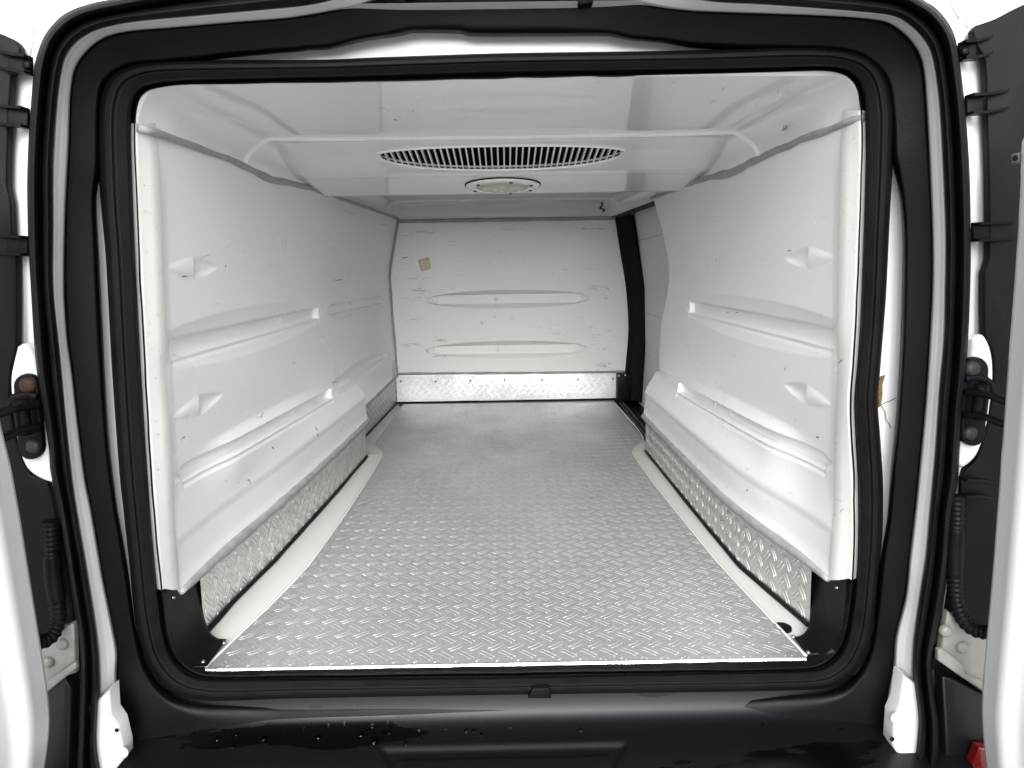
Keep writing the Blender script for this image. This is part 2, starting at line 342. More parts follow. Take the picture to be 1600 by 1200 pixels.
def wall(Y, z, side):
    """distance of the lining from the centre plane; smaller = further into the bay"""
    near = WN_L if side < 0 else WN_R; kick = KICK_L if side < 0 else KICK_R
    b = lerpY(near, WF, z, Y)
    b = b + .003 * sst(1.226, 1.262, Y) * sst(.30, .37, z) * (1 - sst(1.9, 2.6, Y)) * (1 - sst(.88, .99, z))
    bx = sum(np.interp(Y + o, [p[0] for p in kick], [p[1] for p in kick]) for o in np.linspace(-.16, .16, 9)) / 9 - .018
    zl = .380 - .040 * (Y - 1.24); q = np.clip(1 - ((Y - 1.70) / .75) ** 2, 0, 1)
    led = (1 - sst(.010, .014 + .030 * np.sqrt(q), z - zl)) * sst(1.26, 1.52, Y)
    k = .25 * led + .75 * (1 - sst(.245, .340, z)); lip = (1 - sst(.236, .262, z)) * .004
    m = 1 - sst(2.645, 2.675, Y + (z - .15) * .12)
    b2 = b + (np.minimum(bx, b + .02) - b) * k * m + lip * m
    b2 -= .016 * led * sst(.25, .345, z) * m * sst(1.26, 1.52, Y)
    b2 -= .004 * np.exp(-((z - ZB) / .02) ** 2)
    zu = .628 - .012 * (Y - 1.24)
    d = rib(Y, z, zu, .058, 1.72, .60, 1.262, 2.272) + rib(Y, z, zl, .012, 1.66, .64, 1.275, 2.272, .0145)
    if side < 0:
        d = d + rib(Y, z, .612 - .022 * (Y - 2.42), .052, 2.93, .56, 2.425, 3.462) * (Y > 2.33)
        d = d + rib(Y, z, .342 - .034 * (Y - 2.34), .042, 2.95, .58, 2.36, 3.475, .014) * (Y > 2.33)
    return b2 + d + (nub(Y, z, .777) + nub(Y, z, .498)) * .55
def wall_grid(side):
    ny, nz = 560, 330
    zt = 1.010
    z = np.linspace(ZB, zt, nz)[:, None] * np.ones((1, ny))
    if side < 0: ye = np.full(nz, Y1)
    else:
        e = dens([(.15, 2.668), (.30, 2.672), (.34, 2.71), (.45, 2.71), (.53, 2.69), (.60, 2.63), (.66, 2.59), (.74, 2.56), (.86, 2.60), (1.02, 2.70)], .02)
        ye = np.interp(z[:, 0], e[:, 0], e[:, 1])
    t = np.linspace(0, 1, ny)[None, :]; Y = Y0 + (ye[:, None] - Y0) * t
    return Y, z
for side, lab in ((-1, 'left white moulded side lining with long recessed ribs'), (1, 'right white moulded side lining ending at the sliding door')):
    Y, z = wall_grid(side); x = side * wall(Y, z, side)
    if side > 0:       # rounded, returned front edge
        ed = np.clip((Y - (Y[:, -1:] - .03)) / .03, 0, 1); x = x + .012 * (1 - np.sqrt(np.clip(1 - ed ** 2, 0, 1)))
        P = np.stack([x, Y, z], -1)
        back = P[:, -1:] + np.array([.035, -.004, 0]); back2 = P[:, -1:] + np.array([.10, -.02, 0])
        P = np.concatenate([P, back, back2], 1)
    else: P = np.stack([x, Y, z], -1)
    grid('side_lining', P, M_wall, van, lab, flip=side > 0)

def on_wall(u, v, side):
    d = ray(u, v); t = np.linspace(.8, 4.2, 4000) / d[1]; p = EYE + d * t[:, None]
    f = side * p[:, 0] - wall(p[:, 1], p[:, 2], side); i = max(1, int(np.argmax(f > 0)))
    k = f[i - 1] / (f[i - 1] - f[i]); q = p[i - 1] + (p[i] - p[i - 1]) * k
    return q - np.array([side * .0007, 0, 0])

# worn white edge strips either side of the opening
for side, px in ((-1, [(240,192),(243,260),(248,380),(255,500),(261,600),(265,700),(264,800),(260,880),(263,922)]), (1, [(1320,172),(1318,260),(1314,400),(1310,500),(1307,600),(1304,700),(1302,800),(1306,850),(1320,906)])):
    TH = None; inner = dens(px, 6); rows = []
    outer = at_th(L1, np.linspace(0, 2 * PI, 1400, endpoint=False))
    s = outer[(outer[:, 0] < 600) if side < 0 else (outer[:, 0] > 1000)]; s = s[(s[:, 1] > 170) & (s[:, 1] < 925)]; s = s[np.argsort(s[:, 1])]
    for u, v in inner:
        uo = np.interp(v - (10 if side < 0 else 6), s[:, 1], s[:, 0]); p = PY(uo, v, 1.176); q = PY(u, v, 1.226); q[0] = side * (float(np.sort(wall(np.full(21, 1.226), np.clip(q[2] + np.linspace(-.10, .10, 21), ZB, 1.005), side))[4:10].mean()) - .0010)
        q2 = q + np.array([side * .004, .010, 0]); r = p + np.array([-side * .0015, .006, 0]); b_ = p + np.array([side * .012, .006, 0])
        rows.append([b_, p, r, (p + q) / 2 + np.array([-side * .001, 0, 0]), q, q2])
    grid('edge_strip', np.array(rows), M_trimw, van, 'worn white edge strip with dark scuffs', flip=side < 0)

# ------------------------------------------------------------------ ceiling with the evaporator housing
def ceil_surface():
    s = np.concatenate([np.linspace(-1, -.86, 44, endpoint=False), np.linspace(-.86, .86, 330, endpoint=False), np.linspace(.86, 1, 45)])
    Y = np.concatenate([np.linspace(1.184, 1.56, 60, endpoint=False), np.linspace(1.56, 2.0, 220, endpoint=False), np.linspace(2.0, 2.42, 110, endpoint=False), np.linspace(2.42, 3.702, 150)])
    SS, YY = np.meshgrid(s, Y)
    zc0 = 1.078
    hw = np.where(YY < 3.0, .594, .594 + (YY - 3.0) / .7 * -.022) + .010 * (1 - sst(1.184, 1.30, YY))
    aw = hw - .055; flat = .86
    ph = np.clip((np.abs(SS) - flat) / (1 - flat), 0, 1) * PI / 2
    ax = np.where(np.abs(SS) < flat, np.abs(SS) / flat * aw, aw + .055 * np.sin(ph))
    z = np.where(np.abs(SS) < flat, zc0, zc0 - .072 * (1 - np.cos(ph)))
    z = z + .004 * (1 - (ax / .6) ** 2) - .004
    x = np.sign(SS) * ax
    nx, nz = -np.sign(SS) * np.sin(ph), -np.cos(ph)          # into the bay
    yf = 1.712 - .055 * np.abs(x / .59) ** 2.6 - .045 * sst(.3, 1.0, ph / (PI / 2)) * 1.0
    q = YY - yf
    step = .007 * sst(0, .005, q)
    ramp = np.interp(YY, [1.70, 1.80, 1.95, 1.985, 2.02, 2.28, 2.30], [0, .017, .048, .052, .054, .074, .074])
    ramp = ramp * sst(0, .02, q); back = 1 - sst(2.305, 2.335, YY)
    d = step * back; ramp = ramp * back
    x = x + nx * d; z = np.minimum(z + nz * d, np.where(ramp > 0, zc0 - .007 - ramp, 9))
    # cove down to the bulkhead, in two soft steps
    cv = np.clip((YY - 3.56) / .142, 0, 1)
    drop = .079 * (1 - np.sqrt(np.clip(1 - cv ** 2, 0, 1))) + .006 * sst(3.42, 3.46, YY)
    z = np.where(YY > 3.0, np.maximum(z - drop * (np.abs(SS) < 2), 1.0), z)
    return SS, YY, x, z, d
SS, YY, CXs, CZs, Dd = ceil_surface()
Pc = np.stack([CXs, YY, CZs], -1)
def pix(p):
    c = CW.T @ (np.asarray(p) - EYE); return 800 + F * c[0] / -c[2], 600 - F * c[1] / -c[2]
rows = []
lop = at_th(L1, np.linspace(0, 2 * PI, 1600, endpoint=False)); lop = lop[lop[:, 1] < 190]; lop = lop[np.argsort(lop[:, 0])]
lop = lop[(lop[:, 0] < 1347)]; sl_ = np.concatenate([[0], np.cumsum(np.linalg.norm(np.diff(lop, axis=0), axis=1))]); sl_ /= sl_[-1]
f0 = np.array([pix(p) for p in Pc[0]]); sc0 = np.concatenate([[0], np.cumsum(np.linalg.norm(np.diff(f0, axis=0), axis=1))]); sc0 /= sc0[-1]
rows = [[PY(np.interp(t, sl_, lop[:, 0]), np.interp(t, sl_, lop[:, 1]), 1.186), PY(np.interp(t, sl_, lop[:, 0]), np.interp(t, sl_, lop[:, 1]), 1.176), q] for t, q in zip(sc0, Pc[0])]
grid('ceiling_edge', np.array(rows), M_trimw, van, 'worn white front edge of the ceiling lining')
# lens-shaped air outlet in the sloping face
def ramp_z(x, Y):
    j = np.argmin(np.abs(SS[0] - x / .539 * .86)); return float(np.interp(Y, YY[:, 0], CZs[:, j]))
def ray_ramp(u, v):
    Y = 1.85
    for _ in range(12):
        p = PY(u, v, Y); zt = ramp_z(p[0], Y); k = (p[2] - EYE[2]) / Y
        Y = Y + (zt - p[2]) / (k + .22)
    return PY(u, v, Y)
gl = ray_ramp(588, 242); gr = ray_ramp(977, 236); gt = ray_ramp(785, 227); gb = ray_ramp(785, 265)
GX0, GX1 = gl[0], gr[0]; GYt, GYb = gt[1], gb[1]; GYe = (gl[1] + gr[1]) / 2
def outlet(x):     # front and rear limit of the opening at x
    t = np.clip((x - (GX0 + GX1) / 2) / ((GX1 - GX0) / 2), -1, 1); q = np.sqrt(np.clip(1 - np.abs(t) ** 2.3, 0, 1))
    return GYe + (GYt - GYe) * q, GYe + (GYb - GYe) * q
fx = (CXs[:-1, :-1] + CXs[1:, 1:]) / 2; fy = (YY[:-1, :-1] + YY[1:, 1:]) / 2
a_, b_ = outlet(fx); hole = (fx > GX0) & (fx < GX1) & (fy > a_) & (fy < b_)
hous = np.maximum.reduce([Dd[:-1, :-1], Dd[1:, 1:], Dd[1:, :-1], Dd[:-1, 1:]]) > 1e-5
grid('ceiling_lining', Pc, M_ceil, van, 'glossy white curved ceiling lining', mask=~hous, flip=True)
evap = grid('evaporator_housing', Pc, M_ceil, van, 'white cooling unit housing moulded under the ceiling', mask=hous & ~hole, flip=True)
# dark duct behind the opening
xs = np.linspace(GX0 - .012, GX1 + .012, 60); rows = []
for dz, k in ((.003, 1.05), (.035, 1.0), (.05, .6)):
    for part in (0, 1):
        pass
A = [(x, outlet(x)[0] - .004, ramp_z(x, outlet(x)[0]) + .004) for x in xs]; B = [(x, outlet(x)[1] + .004, ramp_z(x, outlet(x)[1]) + .004) for x in xs]
A2 = [(p[0], p[1] - .01, 1.135) for p in A]; B2 = [(p[0], p[1] + .03, 1.135) for p in B]
grid('air_duct', np.array([A, A2, B2, B]), M_hole, evap, 'black air duct behind the outlet slats')
# rim and slats
rim = [(x, outlet(x)[0], ramp_z(x, outlet(x)[0]) - .001) for x in np.linspace(GX0, GX1, 90)] + [(x, outlet(x)[1], ramp_z(x, outlet(x)[1]) - .001) for x in np.linspace(GX1, GX0, 90)[1:]]
tube('outlet_rim', rim, .0032, M_ceil, evap, n=8)
ns = 40
for i in range(ns):
    x = GX0 + (GX1 - GX0) * (i + .5) / ns; ya, yb = outlet(x)
    if yb - ya < .012: continue
    za, zb = ramp_z(x, ya), ramp_z(x, yb); hw = .0020; V = []
    for (y, zz) in ((ya - .002, za), ((ya + yb) / 2, (za + zb) / 2), (yb + .002, zb)):
        V += [(x - hw, y, zz - .0005), (x + hw, y, zz - .0005), (x + hw, y + .002, zz + .009), (x - hw, y + .002, zz + .009)]
    Q = [(j * 4 + a, j * 4 + (a + 1) % 4, j * 4 + 4 + (a + 1) % 4, j * 4 + 4 + a) for j in (0, 1) for a in range(4)] + [(3, 2, 1, 0), (8, 9, 10, 11)]
    raw('slat', V, Q, M_ceil, evap, smooth=False)
    # cross bar at the foot of the slot
xs2 = np.linspace(GX0 + .012, GX1 - .012, 70)
bar = np.array([[(x, outlet(x)[1] - .012 * min(1, (outlet(x)[1] - outlet(x)[0]) / .12) - .002, ramp_z(x, outlet(x)[1]) + .009) for x in xs2], [(x, outlet(x)[1] + .004, ramp_z(x, outlet(x)[1]) + .006) for x in xs2]])
grid('outlet_ledge', bar, M_ceil, evap)

# oval ceiling lamp
lam = bpy.data.objects.new('ceiling_lamp', None); S.collection.objects.link(lam); lam.parent = van; lam.matrix_parent_inverse = van.matrix_world.inverted()
lam['label'] = 'round flush ceiling lamp with frosted lens and screws'
lc = np.array([-.001, 2.135, 0]); lc[2] = ramp_z(0, 2.135); slope = (ramp_z(0, 2.2) - ramp_z(0, 2.06)) / .14
ln = np.array([0, slope, -1.0]); ln /= np.linalg.norm(ln); la = np.array([1.0, 0, 0]); lb = np.cross(ln, la)
def disc_rows(rows, n=72): 
    th = np.linspace(0, 2 * PI, n, endpoint=False)
    return np.array([[lc + r * (la * math.cos(t) + lb * math.sin(t)) + ln * h for t in th] for r, h in rows])
grid('base_gasket', disc_rows([(.1165, -.004), (.1165, .003), (.112, .004)]), M_blk, lam, closed=True)
grid('bezel', disc_rows([(.114, .001), (.113, .007), (.107, .010), (.084, .011), (.079, .008)]), M_ceil, lam, closed=True)
grid('lens', disc_rows([(.080, .004), (.078, .010), (.06, .014), (.03, .016), (.0005, .0165)]), M_lens, lam, closed=True)
for t in (25, 75, 140, 205, 285, 335):
    a = math.radians(t); dome('screw', lc + .095 * (la * math.cos(a) + lb * math.sin(a)) + ln * .010, ln, .0055, .004, M_bolt, lam)

# ------------------------------------------------------------------ bulkhead
BK = dens([(.15, .668), (.20, .672), (.40, .683), (.62, .666), (.80, .634), (1.0, .600)], .02)
def bulk_grid():
    nz, nx = 420, 420
    z = np.linspace(ZB, .999, nz); xl = -lerpY(WN_L, WF, z, np.full(nz, Y1)); xr = np.interp(z, BK[:, 0], BK[:, 1])
    X = xl[:, None] + (xr - xl)[:, None] * np.linspace(0, 1, nx)[None, :]; Z = z[:, None] + 0 * X
    d = np.zeros_like(X); riv = []
    for (ua, ub, v0, v1, sa, sb, s0, s1, rv) in ((665, 920, 453, 482, 682, 902, 460.5, 474.5, (775, 467)), (667, 917, 532.5, 560, 685, 900, 541, 553.5, (777.5, 546))):
        a, b = PY(ua, (v0 + v1) / 2, Y1), PY(ub, (v0 + v1) / 2, Y1); t, bt = PY(790, v0, Y1), PY(790, v1, Y1)
        xc, L = (a[0] + b[0]) / 2, (b[0] - a[0]) / 2; zc, W = (t[2] + bt[2]) / 2, (t[2] - bt[2]) / 2
        p0, p1 = PY(sa, (s0 + s1) / 2, Y1), PY(sb, (s0 + s1) / 2, Y1); h0, h1 = PY(790, s0, Y1)[2], PY(790, s1, Y1)[2]
        hs = (h0 - h1) / 2; Ls = (p1[0] - p0[0]) / 2; zs_ = (h0 + h1) / 2
        wv = np.maximum(W * np.sqrt(np.clip(1 - ((X - xc) / L) ** 2, 0, 1)), 1e-5)
        lz = np.where(wv > hs, (wv - np.abs(Z - zc)) / np.maximum(wv - hs, .002), (wv - np.abs(Z - zc)) / .004); lx = (L - np.abs(X - xc)) / (L - Ls) * 1.4
        e = .0016; sl_ = sst(-e, e, X - p0[0]) * sst(-e, e, p1[0] - X) * sst(-e, e, h0 - Z) * sst(-e, e, Z - h1)
        d += .024 * np.clip(np.minimum(lz, lx), 0, 1) + .005 * sl_ * (1 - sl_) * 4 + .0025 * sl_
        riv.append(PY(*rv, Y1 + .024))
    return np.stack([X, Y1 + d + .003 * np.sin(X * 4.0 + 1), Z], -1), riv
Pb, riv = bulk_grid()
bulk = grid('bulkhead', Pb, M_bulk, van, 'scuffed white front bulkhead with two recessed oval ribs')
for p in riv + [PY(946, 464, Y1), PY(944, 544, Y1)]: dome('rivet', p, (0, -1, 0), .0125, .008, M_bulk, bulk)
# sealant beads
def bead(px_pts, fn, r, squash=None, wob=.12, label=None, m=M_seal, step=.02):
    p = np.array([fn(*q) for q in px_pts]); return tube('sealant_bead', dens(p, step), r, m, van, label, n=8, wob=wob)
zt = lambda Y, s: 1.008
sy = np.linspace(1.20, 3.69, 130)
def seam(side, y0, y1, lab):
    yy = np.linspace(y0, y1, 110); hw = np.where(yy < 3.0, .592, .592 - (yy - 3.0) / .7 * .022)
    w_ = np.array([float(wall(np.array(a), np.array(1.004), side)) for a in yy]); xx = np.minimum(hw, w_) - .001 + .012 * (1 - sst(1.176, 1.21, yy))
    dz = -.012 * np.exp(-((yy - 1.78) / .16) ** 2) + np.interp(yy, np.linspace(y0, y1, 30), rng.normal(0, .0012, 30))
    P = np.stack([side * xx, yy, 1.006 + dz], 1)
    return tube('sealant_bead', P, (.0068 + .003 * np.exp(-((yy - 1.8) / .2) ** 2)), M_seal, van, lab, n=8, wob=.10)
seam(-1, 1.176, 3.69, 'grey sealant bead along the left ceiling joint')
seam(1, 1.176, 2.70, 'grey sealant bead along the right ceiling joint')
bead([(622, 346), (700, 344.5), (800, 343), (900, 341.5), (962, 340)], lambda u, v: PY(u, v, 3.694), .010)
zz = np.linspace(.16, 1.0, 40); xl = -lerpY(WN_L, WF, zz, np.full(40, Y1))
tube('sealant_bead', np.stack([xl + .004, np.full(40, 3.694), zz], 1), .0075, M_seal, van, 'grey sealant bead down the far left corner', n=8, wob=.1)
bead([(622, 584), (700, 583.5), (800, 583), (900, 582), (976, 581)], lambda u, v: PY(u, v, 3.692), .007)

# ------------------------------------------------------------------ aluminium tread plate: floor and kick plates
def pip(P, poly):
    x, y = P[:, 0], P[:, 1]; ins = np.zeros(len(P), bool); n = len(poly)
    for i in range(n):
        (x1, y1), (x2, y2) = poly[i], poly[i - 1]
        with np.errstate(divide='ignore', invalid='ignore'): c = ((y1 > y) != (y2 > y)) & (x < (x2 - x1) * (y - y1) / (y2 - y1) + x1)
        ins ^= c
    return ins
def tread(poly, fn, p, s, parent, ang=40, L=.038, wd=.0027, ht=.0009, gap=.0045, off=(0, 0), flipang=1, m_=None):
    """raised curved double bars of the tread plate inside a 2-D outline; fn maps (a, b, h) to 3-D"""
    poly = np.asarray(poly); lo, hi = poly.min(0), poly.max(0); V = []; Q = []; K = 8; base = 0
    st = np.linspace(-1, 1, K); c_all = []
    i0, i1 = int(lo[0] / p) - 2, int(hi[0] / p) + 2; j0, j1 = int(lo[1] / s) - 2, int(hi[1] / s) + 2
    for j in range(j0, j1 + 1):
        for i in range(i0, i1 + 1):
            c_all.append((i * p + off[0], j * s + off[1], 1)); c_all.append(((i + .5) * p + off[0], (j + .5) * s + off[1], -1))
    for cx, cy, sg in c_all:
        a = math.radians(ang) * sg * flipang; ca, sa = math.cos(a), math.sin(a)
        for g in (-gap, gap):
            along = st * L / 2; across = g + sg * .0022 * (st ** 2 - .4)
            pts = np.stack([cx + along * ca - across * sa, cy + along * sa + across * ca], 1)
            m = pip(pts, poly); 
            if m.sum() < 3: continue
            idx = np.where(m)[0]; idx = idx[:np.argmax(np.diff(np.append(idx, 99)) > 1) + 1] if len(idx) > 1 else idx
            if len(idx) < 3: continue
            wv = wd / 2 * np.sqrt(np.clip(1 - (np.abs(st[idx]) * .98) ** 3, .02, 1))
            for k, ii in enumerate(idx):
                q = pts[ii]
                for o, h in ((-1, -.0003), (-.45, .8), (.45, .8), (1, -.0003)):
                    V.append((q[0] - o * wv[k] * sa, q[1] + o * wv[k] * ca, ht * h * min(1, wv[k] / wd * 3.2) if h > 0 else h))
            n_ = len(idx)
            for k in range(n_ - 1):
                for o in range(3): b0 = base + k * 4 + o; Q.append((b0, b0 + 1, b0 + 5, b0 + 4))
            Q.append((base, base + 3, base + 2, base + 1)); Q.append((base + n_ * 4 - 4, base + n_ * 4 - 3, base + n_ * 4 - 2, base + n_ * 4 - 1)); base += n_ * 4
    if not V: return
    o = quads('tread_bars', np.array([fn(*v) for v in V]), Q, m_ or M_alu, parent); o['kind'] = 'stuff'
    return o
# floor pan (white gutters) under the plate
pan = []
ys = np.concatenate([np.linspace(1.222, 2.70, 60), np.linspace(2.71, 3.71, 20)])
colL = [np.interp(y, [1.19, 1.35, 1.47, 1.69, 2.19, 2.64, 2.70, 2.71, 3.71], [.67, .668, .662, .637, .606, .585, .60, .67, .63]) for y in ys]
colR = [np.interp(y, [1.19, 1.32, 1.60, 1.89, 2.59, 2.66, 2.70, 2.71, 3.71], [.655, .648, .60, .591, .577, .577, .62, .66, .66]) for y in ys]
P = np.array([[(-l, y, -.004), (-l + .03, y, -.0062), (-.3, y, -.0062), (.3, y, -.0062), (r - .03, y, -.0062), (r, y, -.004)] for y, l, r in zip(ys, colL, colR)])
grid('floor_pan', P, M_pan, van, 'white floor gutter beside the tread plate')
FP = [(-.602, 1.207), (-.524, 1.672), (-.512, 2.66), (-.583, 2.875), (-.570, 3.66), (.588, 3.62), (.596, 2.876), (.505, 2.635), (.535, 1.681), (.583, 1.203)]
fl = slab('floor_plate', [(x, y, -.0045) for x, y in FP], (0, 0, 1), .0045, M_alu, van, 'silver aluminium tread plate load floor', bev=.0012)
FPi = np.array(FP); 
tread(FPi + np.array([(.004, .004), (.004, 0), (.004, 0), (.004, 0), (.004, -.004), (-.004, -.004), (-.004, 0), (-.004, 0), (-.004, 0), (-.004, .004)]), lambda a, b, h: (a, b, h), .0412, .0570, fl, off=(.012, .010))
# raw bright front edge folded over the sill, little burrs
xe = np.linspace(-.602, .583, 160); ye = np.interp(xe, [-.602, .583], [1.207, 1.203])
jz = np.interp(np.arange(160), np.arange(0, 160, 4), rng.normal(0, .0007, 40))
P = np.array([[(x, y - .0002, .0012) for x, y in zip(xe, ye)], [(x, y - .003, .0008) for x, y in zip(xe, ye)], [(x, y - .0045, -.004 + j) for x, y, j in zip(xe, ye, jz)]])
M_edge = plain('cut_aluminium_edge', (.9, .9, .9), .28, 1.0, nscale=120, var=.08, bump=.2)
grid('cut_edge', P, M_edge, fl, 'bright cut front edge of the floor plate')
# low white lips framing the plate
def lip(pts, nm='gutter_lip'):
    p = np.array([(x, y, -.002) for x, y in pts]); tube(nm, dens(p, .03), .0034, M_pan, van, n=6)
lip([(-.606, 1.215), (-.529, 1.672), (-.517, 2.66), (-.588, 2.875), (-.575, 3.66)])
lip([(.587, 1.21), (.540, 1.681), (.510, 2.635), (.601, 2.876), (.593, 3.62)])
# kick plates
def kick(line, side, z0, z1, lab, y_a, y_b, fa=1, top_in=.0):
    yy = np.linspace(y_a, y_b, 60); ks = np.interp(yy, [p[0] for p in line], [p[1] for p in line])
    s = np.concatenate([[0], np.cumsum(np.hypot(np.diff(yy), np.diff(ks)))])
    P = np.array([[(side * (k + .001), y, z0), (side * (k - top_in * .5), y, (z0 + z1) / 2), (side * (k - top_in), y, z1)] for k, y in zip(ks, yy)])
    o = grid('kick_plate', P, M_kick, van, lab, flip=side > 0)
    def fn(a, b, h): 
        y = np.interp(a, s, yy); k = np.interp(y, yy, ks); t = (b - z0) / (z1 - z0); return (side * (k - top_in * t - h - .0006), y, b)
    tread([(0.003, z0 + .004), (s[-1] - .003, z0 + .004), (s[-1] - .003, z1), (.003, z1)], fn, .057, .0412, o, ang=50, flipang=fa, ht=.0017, wd=.0036, m_=M_kick)
    tube('black_joint', np.stack([side * (ks - .003), yy, np.full(60, z0 - .001)], 1), .0048, M_caulk, van, 'black joint under the kick plate', n=6, wob=.12)
    return o
kick(KICK_L, -1, .002, .175, 'left tread plate kick plate over the wheel box', 1.335, 2.652, 1, .004)
kick(KICK_R, 1, .002, .175, 'right tread plate kick plate over the wheel box', 1.318, 2.662, -1, .004)
kick([(2.66, .655), (2.97, .648), (3.74, .616)], -1, .002, .17, 'short left tread plate kick plate near the bulkhead', 2.66, 3.698, 1)
# wheel box front returns
for side, k, y in ((-1, .577, 2.652), (1, .568, 2.662)):
    P = np.array([[(side * k, y, z), (side * (k + .05), y + .03, z), (side * (k + .10), y + .035, z)] for z in (-.004, .16)])
    grid('wheel_box_end', P, M_pan, van)
# bulkhead kick plate
bx0, bx1 = -.614, .612
o = slab('kick_plate', [(bx0, 3.694, .004), (bx1, 3.694, .004), (bx1, 3.694, .158), (bx0, 3.694, .158)], (0, -1, 0), .003, M_alu, van, 'tread plate kick plate across the foot of the bulkhead')
tread([(bx0 + .004, .008), (bx1 - .004, .008), (bx1 - .004, .154), (bx0 + .004, .154)], lambda a, b, h: (a, 3.691 - h, b), .0412, .057, o, ang=45, ht=.0018, wd=.0042, m_=M_alu)
for u, v in ((626, 596), (681, 596), (735, 595), (788, 594), (847, 594), (903, 593), (958, 592)): dome('rivet', PY(u, v, 3.6905), (0, -1, 0), .005, .003, M_bolt, o)
tube('black_joint', [(x, 3.688, .002) for x in np.linspace(bx0, bx1, 30)], .006, M_caulk, van, 'black joint under the bulkhead kick plate', n=6, wob=.1)
# sealant under the side linings
for side, ya, yb in ((-1, 1.228, 2.66), (1, 1.228, 2.665)):
    yy = np.linspace(ya, yb, 90); xx = np.array([float(wall(np.array(a), np.array(ZB + .002), side)) for a in yy])
    for nm, r, zo in (('sealant_bead', .0115, -.005),):
        tube(nm, np.stack([side * (xx - .001), yy, np.full(90, ZB + zo)], 1), r * (.55 + .45 * np.clip(np.arange(90) / 9, 0, 1)), M_seal, van, 'grey sealant bead along the lower edge of the side lining', n=8, wob=.08)
yy = np.linspace(2.69, 3.69, 50); xx = np.array([float(wall(np.array(a), np.array(ZB + .002), -1)) for a in yy])
tube('sealant_bead', np.stack([-(xx - .001), yy, np.full(50, ZB)], 1), .007, M_seal, van, n=8, wob=.08)

# ------------------------------------------------------------------ black corner plates at the sill
for side, xo, lab, rv in ((-1, .664, 'black curved corner plate at the left of the sill', [(292, 914), (270, 932), (349, 1005), (320, 1034)]), (1, .650, 'black curved corner plate at the right of the sill', [(1286, 898), (1307, 915), (1233, 992), (1262, 1021)])):
    prof = dens([(xo, .166), (xo + .001, .10), (xo - .004, .05), (xo - .022, .016), (xo - .04, .004), (xo - .062, .0030)], .006)
    nY = 14; rows = []
    for i, (x, z) in enumerate(prof):
        t = i / (len(prof) - 1); y1 = 1.345 - (.04 if side < 0 else .075) * sst(.40, 1, t); y0 = 1.196 + (.012 if t > .9 else 0)
        rows.append([(side * (x - .002), y, z + .001) for y in np.linspace(y0, y1, nY)] + [(side * (x + .004), y1 + .001, z - .004)])
    cp = grid('corner_plate', np.array(rows), M_brk, van, lab, flip=side > 0)
    Pp = np.array(rows).reshape(-1, 3); nn = np.array([-side * .6, -.2, .75])
    for u, v in rv:
        d = ray(u, v); d /= np.linalg.norm(d); q = Pp - EYE; k = np.argmin(np.linalg.norm(q - np.outer(q @ d, d), axis=1))
        dome('rivet', Pp[k], nn, .0042, .003, M_steel, cp)
# floor drain
dr = PZ(1223, 981, -.003); th = np.linspace(0, 2 * PI, 28, endpoint=False)
P = np.array([[dr + np.array([r * math.cos(t), r * math.sin(t), h]) for t in th] for r, h in ((.0185, -.002), (.018, .003), (.0150, .003), (.0145, -.003), (.0005, -.003))])
grid('floor_drain', P, M_hole, van, 'black round floor drain in the right gutter', closed=True)
dl = PZ(628, 633, -.004)
P = np.array([[dl + np.array([r * math.cos(t), r * math.sin(t), h]) for t in th] for r, h in ((.015, -.002), (.0145, .002), (.012, .002), (.0115, -.003), (.0005, -.003))])
grid('floor_drain', P, M_hole, van, 'small dark floor drain in the far left gutter', closed=True)

# ------------------------------------------------------------------ sliding side door seen past the right lining
sd_ = bpy.data.objects.new('sliding_door', None); S.collection.objects.link(sd_); sd_.parent = van; sd_.matrix_parent_inverse = van.matrix_world.inverted()
sd_['label'] = 'grubby white sliding side door behind the right lining'
zs = np.linspace(-.03, 1.06, 60); xd = np.interp(zs, [-.03, .3, .62, .8, 1.06], [.742, .752, .748, .722, .672])
yy = np.linspace(2.30, 3.70, 70); P = np.array([[(x + .004 * math.sin(y * 9) * math.sin(z * 7), y, z) for y in yy] for x, z in zip(xd, zs)])
grid('door_card', P, M_sdoor, sd_)
for zc in (.28, .50, .88):   # horizontal joints of the card
    i = np.interp(zc, zs, xd); tube('card_joint', [(i - .001, y, zc + .01 * math.sin(y * 3)) for y in np.linspace(2.4, 3.6, 20)], .0014, M_faint, sd_, n=6)
# black seal: down the front post, along the header and the sill
Zs = np.linspace(.0, 1.0, 50); xf = np.interp(Zs, BK[:, 0], BK[:, 1]); xf[Zs < .15] = .668
P = np.array([[(x - .006, 3.692, z), (x + .006, 3.662, z), (x + .028, 3.640, z), (x + .045, 3.652, z), (x + .060, 3.600, z), (x + .078, 3.604, z), (x + .10, 3.66, z)] for x, z in zip(xf, Zs)])
grid('door_seal', P, M_rub, van, 'black rubber seal down the front edge of the side door')
yh = np.linspace(2.62, 3.69, 40)
P = np.array([[(.592, y, 1.012 + .0 * y), (.598, y, .998), (.612, y, .990), (.632, y, .994), (.650, y, 1.00), (.72, y, 1.03)] for y in yh])
grid('door_seal', P, M_rub, van, 'black rubber seal along the side door header')
P = np.array([[(.585, y, 1.0), (.589, y, 1.03), (.570, y, 1.045), (.560, y, 1.052), (.552, y, 1.045)] for y in np.linspace(2.66, 3.70, 30)])
grid('door_header', P, M_ceil, van, 'white header rail above the side door')
for k, x in enumerate((.628, .652, .676, .70)):
    tube('sill_rib', [(x, y, -.002 - .004 * k) for y in np.linspace(2.68, 3.64, 20)], .0085, M_rub, van, n=8)
grid('sill_tray', np.array([[(.60, y, -.003), (.618, y, -.006), (.72, y, -.02), (.78, y, -.022)] for y in np.linspace(2.6, 3.72, 12)]), M_blk, van, 'black ribbed sill of the side door')
